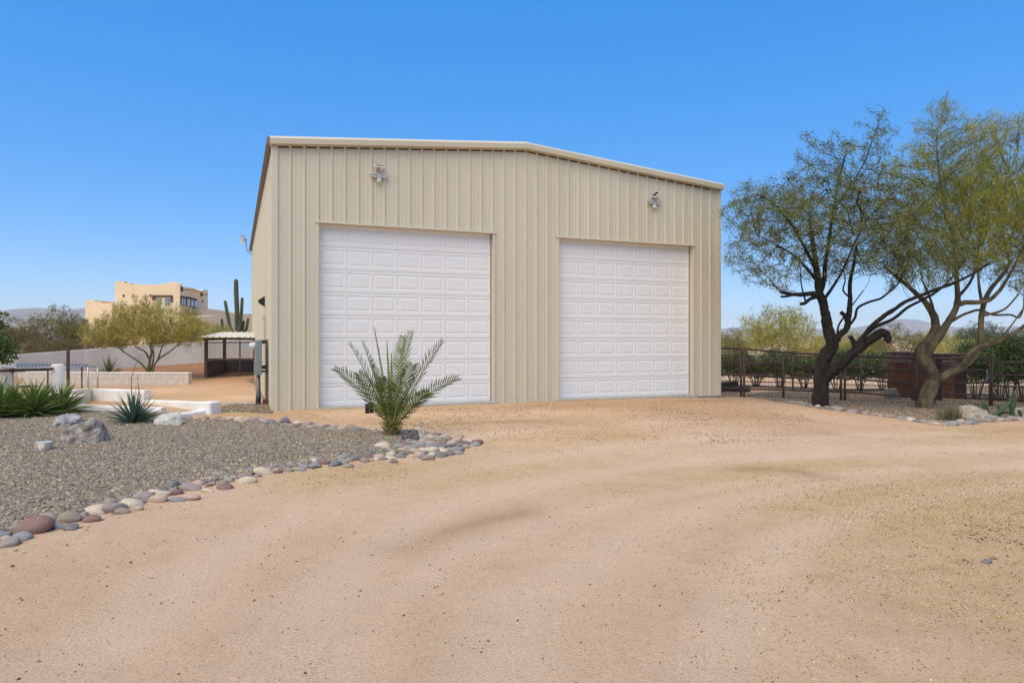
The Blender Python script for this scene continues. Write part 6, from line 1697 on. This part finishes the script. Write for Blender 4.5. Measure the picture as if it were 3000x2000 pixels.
fb = froot('rear_fence', 2400, 24.6, 'second brown pipe fence standing behind the first, before the oleanders', group=GF)
fence_span(fb, (2060, 25.2), (2323, 24.9), [(1040, 1043), (1066, 1070), (1092, 1097), (1115, 1120)], 0.018, False); fence_span(fb, (2323, 24.9), (2610, 24.5), [(1043, 1048), (1070, 1074), (1097, 1104), (1120, 1131)], 0.018, False)
post(fb, 2323, 24.9, 1042, 0.03); post(fb, 2523, 24.6, 1046, 0.03)
MB().tube([P(2525, 1047, 24.6) - fb.location, P(2610, 1064, 24.4) - fb.location], 0.018, 8).build('brace', RUST, fb)

# stone-topped pillars clad in weathering steel
STN = mat('red_brown_ledgestone', (0.10, 0.06, 0.045), (0.21, 0.145, 0.11), scale=6, rough=0.95, bs=0.7, bscale=25, bd=0.02)
def pillar(px, D, w, d, top, steel_top, label):
    p = P(px, top, D); z0 = zgf(p.x, p.y); o = empty('gate_pillar', (p.x, p.y, z0), R(-8), label, 'pillar', 'stone-topped gate pillars')
    h = p.z - z0; hs = P(px, steel_top, D).z - z0
    MB().box((-w/2, -d/2, -0.2), (w/2 * 0.25, d/2, hs)).build('steel_panel', CORTEN, o)
    MB().box((w/2 * 0.25 + 0.003, -d/2 + 0.05, -0.2), (w/2, d/2 - 0.01, hs - 0.01)).build('steel_recess', CORTEN_DK, o)
    z = hs + 0.004; k = 0
    while z < h - 0.03:
        hh_ = min(random.uniform(0.05, 0.09), h - 0.02 - z); x = -w/2 - 0.02
        while x < w/2:
            l = min(random.uniform(0.16, 0.34), w/2 + 0.02 - x)
            MB().box((x + 0.003, -d/2 - random.uniform(0.005, 0.03), z), (x + l - 0.003, d/2 + 0.01, z + hh_ - 0.006), 0.006).build('ledge_stone', STN, o); x += l
        z += hh_
    MB().box((-w/2 - 0.05, -d/2 - 0.05, h - 0.02), (w/2 + 0.05, d/2 + 0.05, h + 0.03), 0.012).build('cap_stone', STN, o)
pillar(2648, 22.6, 0.80, 0.6, 1032, 1063, 'left stone-topped pillar clad in orange weathering steel')
pillar(2772, 22.8, 1.0, 0.6, 1037, 1072, 'right stone-topped pillar clad in orange weathering steel')
for px, D, w, top, lb in ((2692, 21.2, 0.50, 1030, 'tall orange weathering-steel sheet behind the palo verde trunk'), (2745, 21.6, 0.34, 1048, 'narrow dark steel sheet right behind the palo verde trunk')):
    p = P(px, top, D); z0 = zgf(p.x, p.y); h = p.z - z0
    o = MB().add([(-w/2, -0.02, -0.2), (w/2, -0.02, -0.2), (w/2, -0.02, h * 0.965), (-w/2 + 0.1, -0.02, h), (-w/2, -0.02, h * 0.96), (-w/2, 0.02, -0.2), (w/2, 0.02, -0.2), (w/2, 0.02, h * 0.965), (-w/2 + 0.1, 0.02, h), (-w/2, 0.02, h * 0.96)],
                 [(0, 1, 2, 3, 4), (9, 8, 7, 6, 5)] + [(k, 5 + k, 5 + (k + 1) % 5, (k + 1) % 5) for k in range(5)]).build('steel_sheet', CORTEN if w > .4 else CORTEN_DK, None, (p.x, p.y, z0), (0, 0, R(10)))
    tag(o, lb, 'steel sheet')
# concrete blocks leaning by the pillar, old timbers by the building corner
for px, py, rot, lb in ((2607, 1166, (0, 0, .2), 'grey concrete block lying before the left pillar'), (2622, 1168, (0, R(-24), .1), 'grey concrete block leaning on another block by the pillar')):
    p = P(px, 1000, 21.4); o = MB().box((-0.15, -0.1, -0.02), (0.15, 0.1, 0.34), 0.01).build('concrete_block', mat('weathered_grey_block', (0.17, 0.145, 0.12), (0.25, 0.215, 0.18), scale=6, rough=0.95, bs=0.3, bscale=40), None, (p.x, p.y, zgf(p.x, p.y)), rot); tag(o, lb, 'block', 'concrete blocks')
for i, (pa, pb, dz, lb) in enumerate((((2060, 22.4), (2198, 21.9), 0.02, 'long dark weathered timber lying behind the fence by the building'), ((2075, 22.2), (2160, 22.5), 0.16, 'shorter dark timber resting on the long timber behind the fence'))):
    a = P(pa[0], 1000, pa[1]); b_ = P(pb[0], 1000, pb[1]); za = zgf(a.x, a.y) + dz; d = Vector((b_.x - a.x, b_.y - a.y, 0)); rz = math.atan2(d.y, d.x)
    o = MB().box((0, -0.08, 0), (d.length, 0.08, 0.15), 0.012).build('timber', mat('charred_timber', (0.03, 0.02, 0.016), (0.07, 0.045, 0.035), scale=6, rough=0.95, bs=0.6, bscale=30), None, (a.x, a.y, za), (0, 0, rz)); tag(o, lb, 'timber', 'old timbers')
# tile-roofed house and pale roof far behind the fence
p = P(2480, 1000, 60); th = empty('tile_roof_house', (p.x, p.y, zgf(p.x, p.y)), R(15), 'low house with a red-brown tile roof beyond the mesquite', 'house')
hz_ = EYE - (1040 - 1000) / FPX * 60 - th.location.z; hr = EYE - (1013 - 1000) / FPX * 60 - th.location.z
MB().box((-2.2, 0, -1), (2.4, 5, hz_)).build('wall', ADOBE, th)
MB().add([(-2.6, -0.4, hz_), (2.8, -0.4, hz_), (2.8, 5.4, hz_), (-2.6, 5.4, hz_), (-1.2, 2.5, hr), (1.4, 2.5, hr)], [(0, 1, 5, 4), (1, 2, 5), (2, 3, 4, 5), (3, 0, 4), (3, 2, 1, 0)]).build('roof', mat('red_brown_tile', (0.22, 0.09, 0.06), (0.32, 0.15, 0.10), scale=2, rough=0.9), th)
MB().box((-2.7, -0.5, hz_ - 0.18), (2.9, -0.42, hz_ + 0.02)).build('fascia', mat('orange_fascia', (0.4, 0.2, 0.05)), th)
p = P(2930, 1000, 55); wh = empty('pale_roof_building', (p.x, p.y, zgf(p.x, p.y)), 0, 'pale flat-roofed building behind the right-hand oleanders', 'building')
hb_ = EYE - (1005 - 1000) / FPX * 55 - wh.location.z
MB().box((-1.6, 0, -1), (1.6, 4, hb_ - 0.18)).build('wall', STUCCO_GREY, wh); MB().box((-1.8, -0.3, hb_ - 0.178), (1.8, 4.2, hb_), 0.02).build('roof', STUCCO, wh)
# ------------------------------------------------------------------ thin desert haze between here and the hills
m, nt, b = new_mat('desert_haze')
nt.nodes.remove(b)
pv_ = nd(nt, 'ShaderNodeVolumePrincipled')
pv_.inputs['Color'].default_value = (0.80, 0.88, 1.0, 1)
pv_.inputs['Density'].default_value = 0.00010
nt.links.new(pv_.outputs[0], nt.nodes['Material Output'].inputs['Volume'])
haze = MB().box((-6300, -700, -12), (6300, 9300, 330)).build('haze', m)
tag(haze, 'thin pale desert haze in front of the hills', 'haze', kind='stuff')
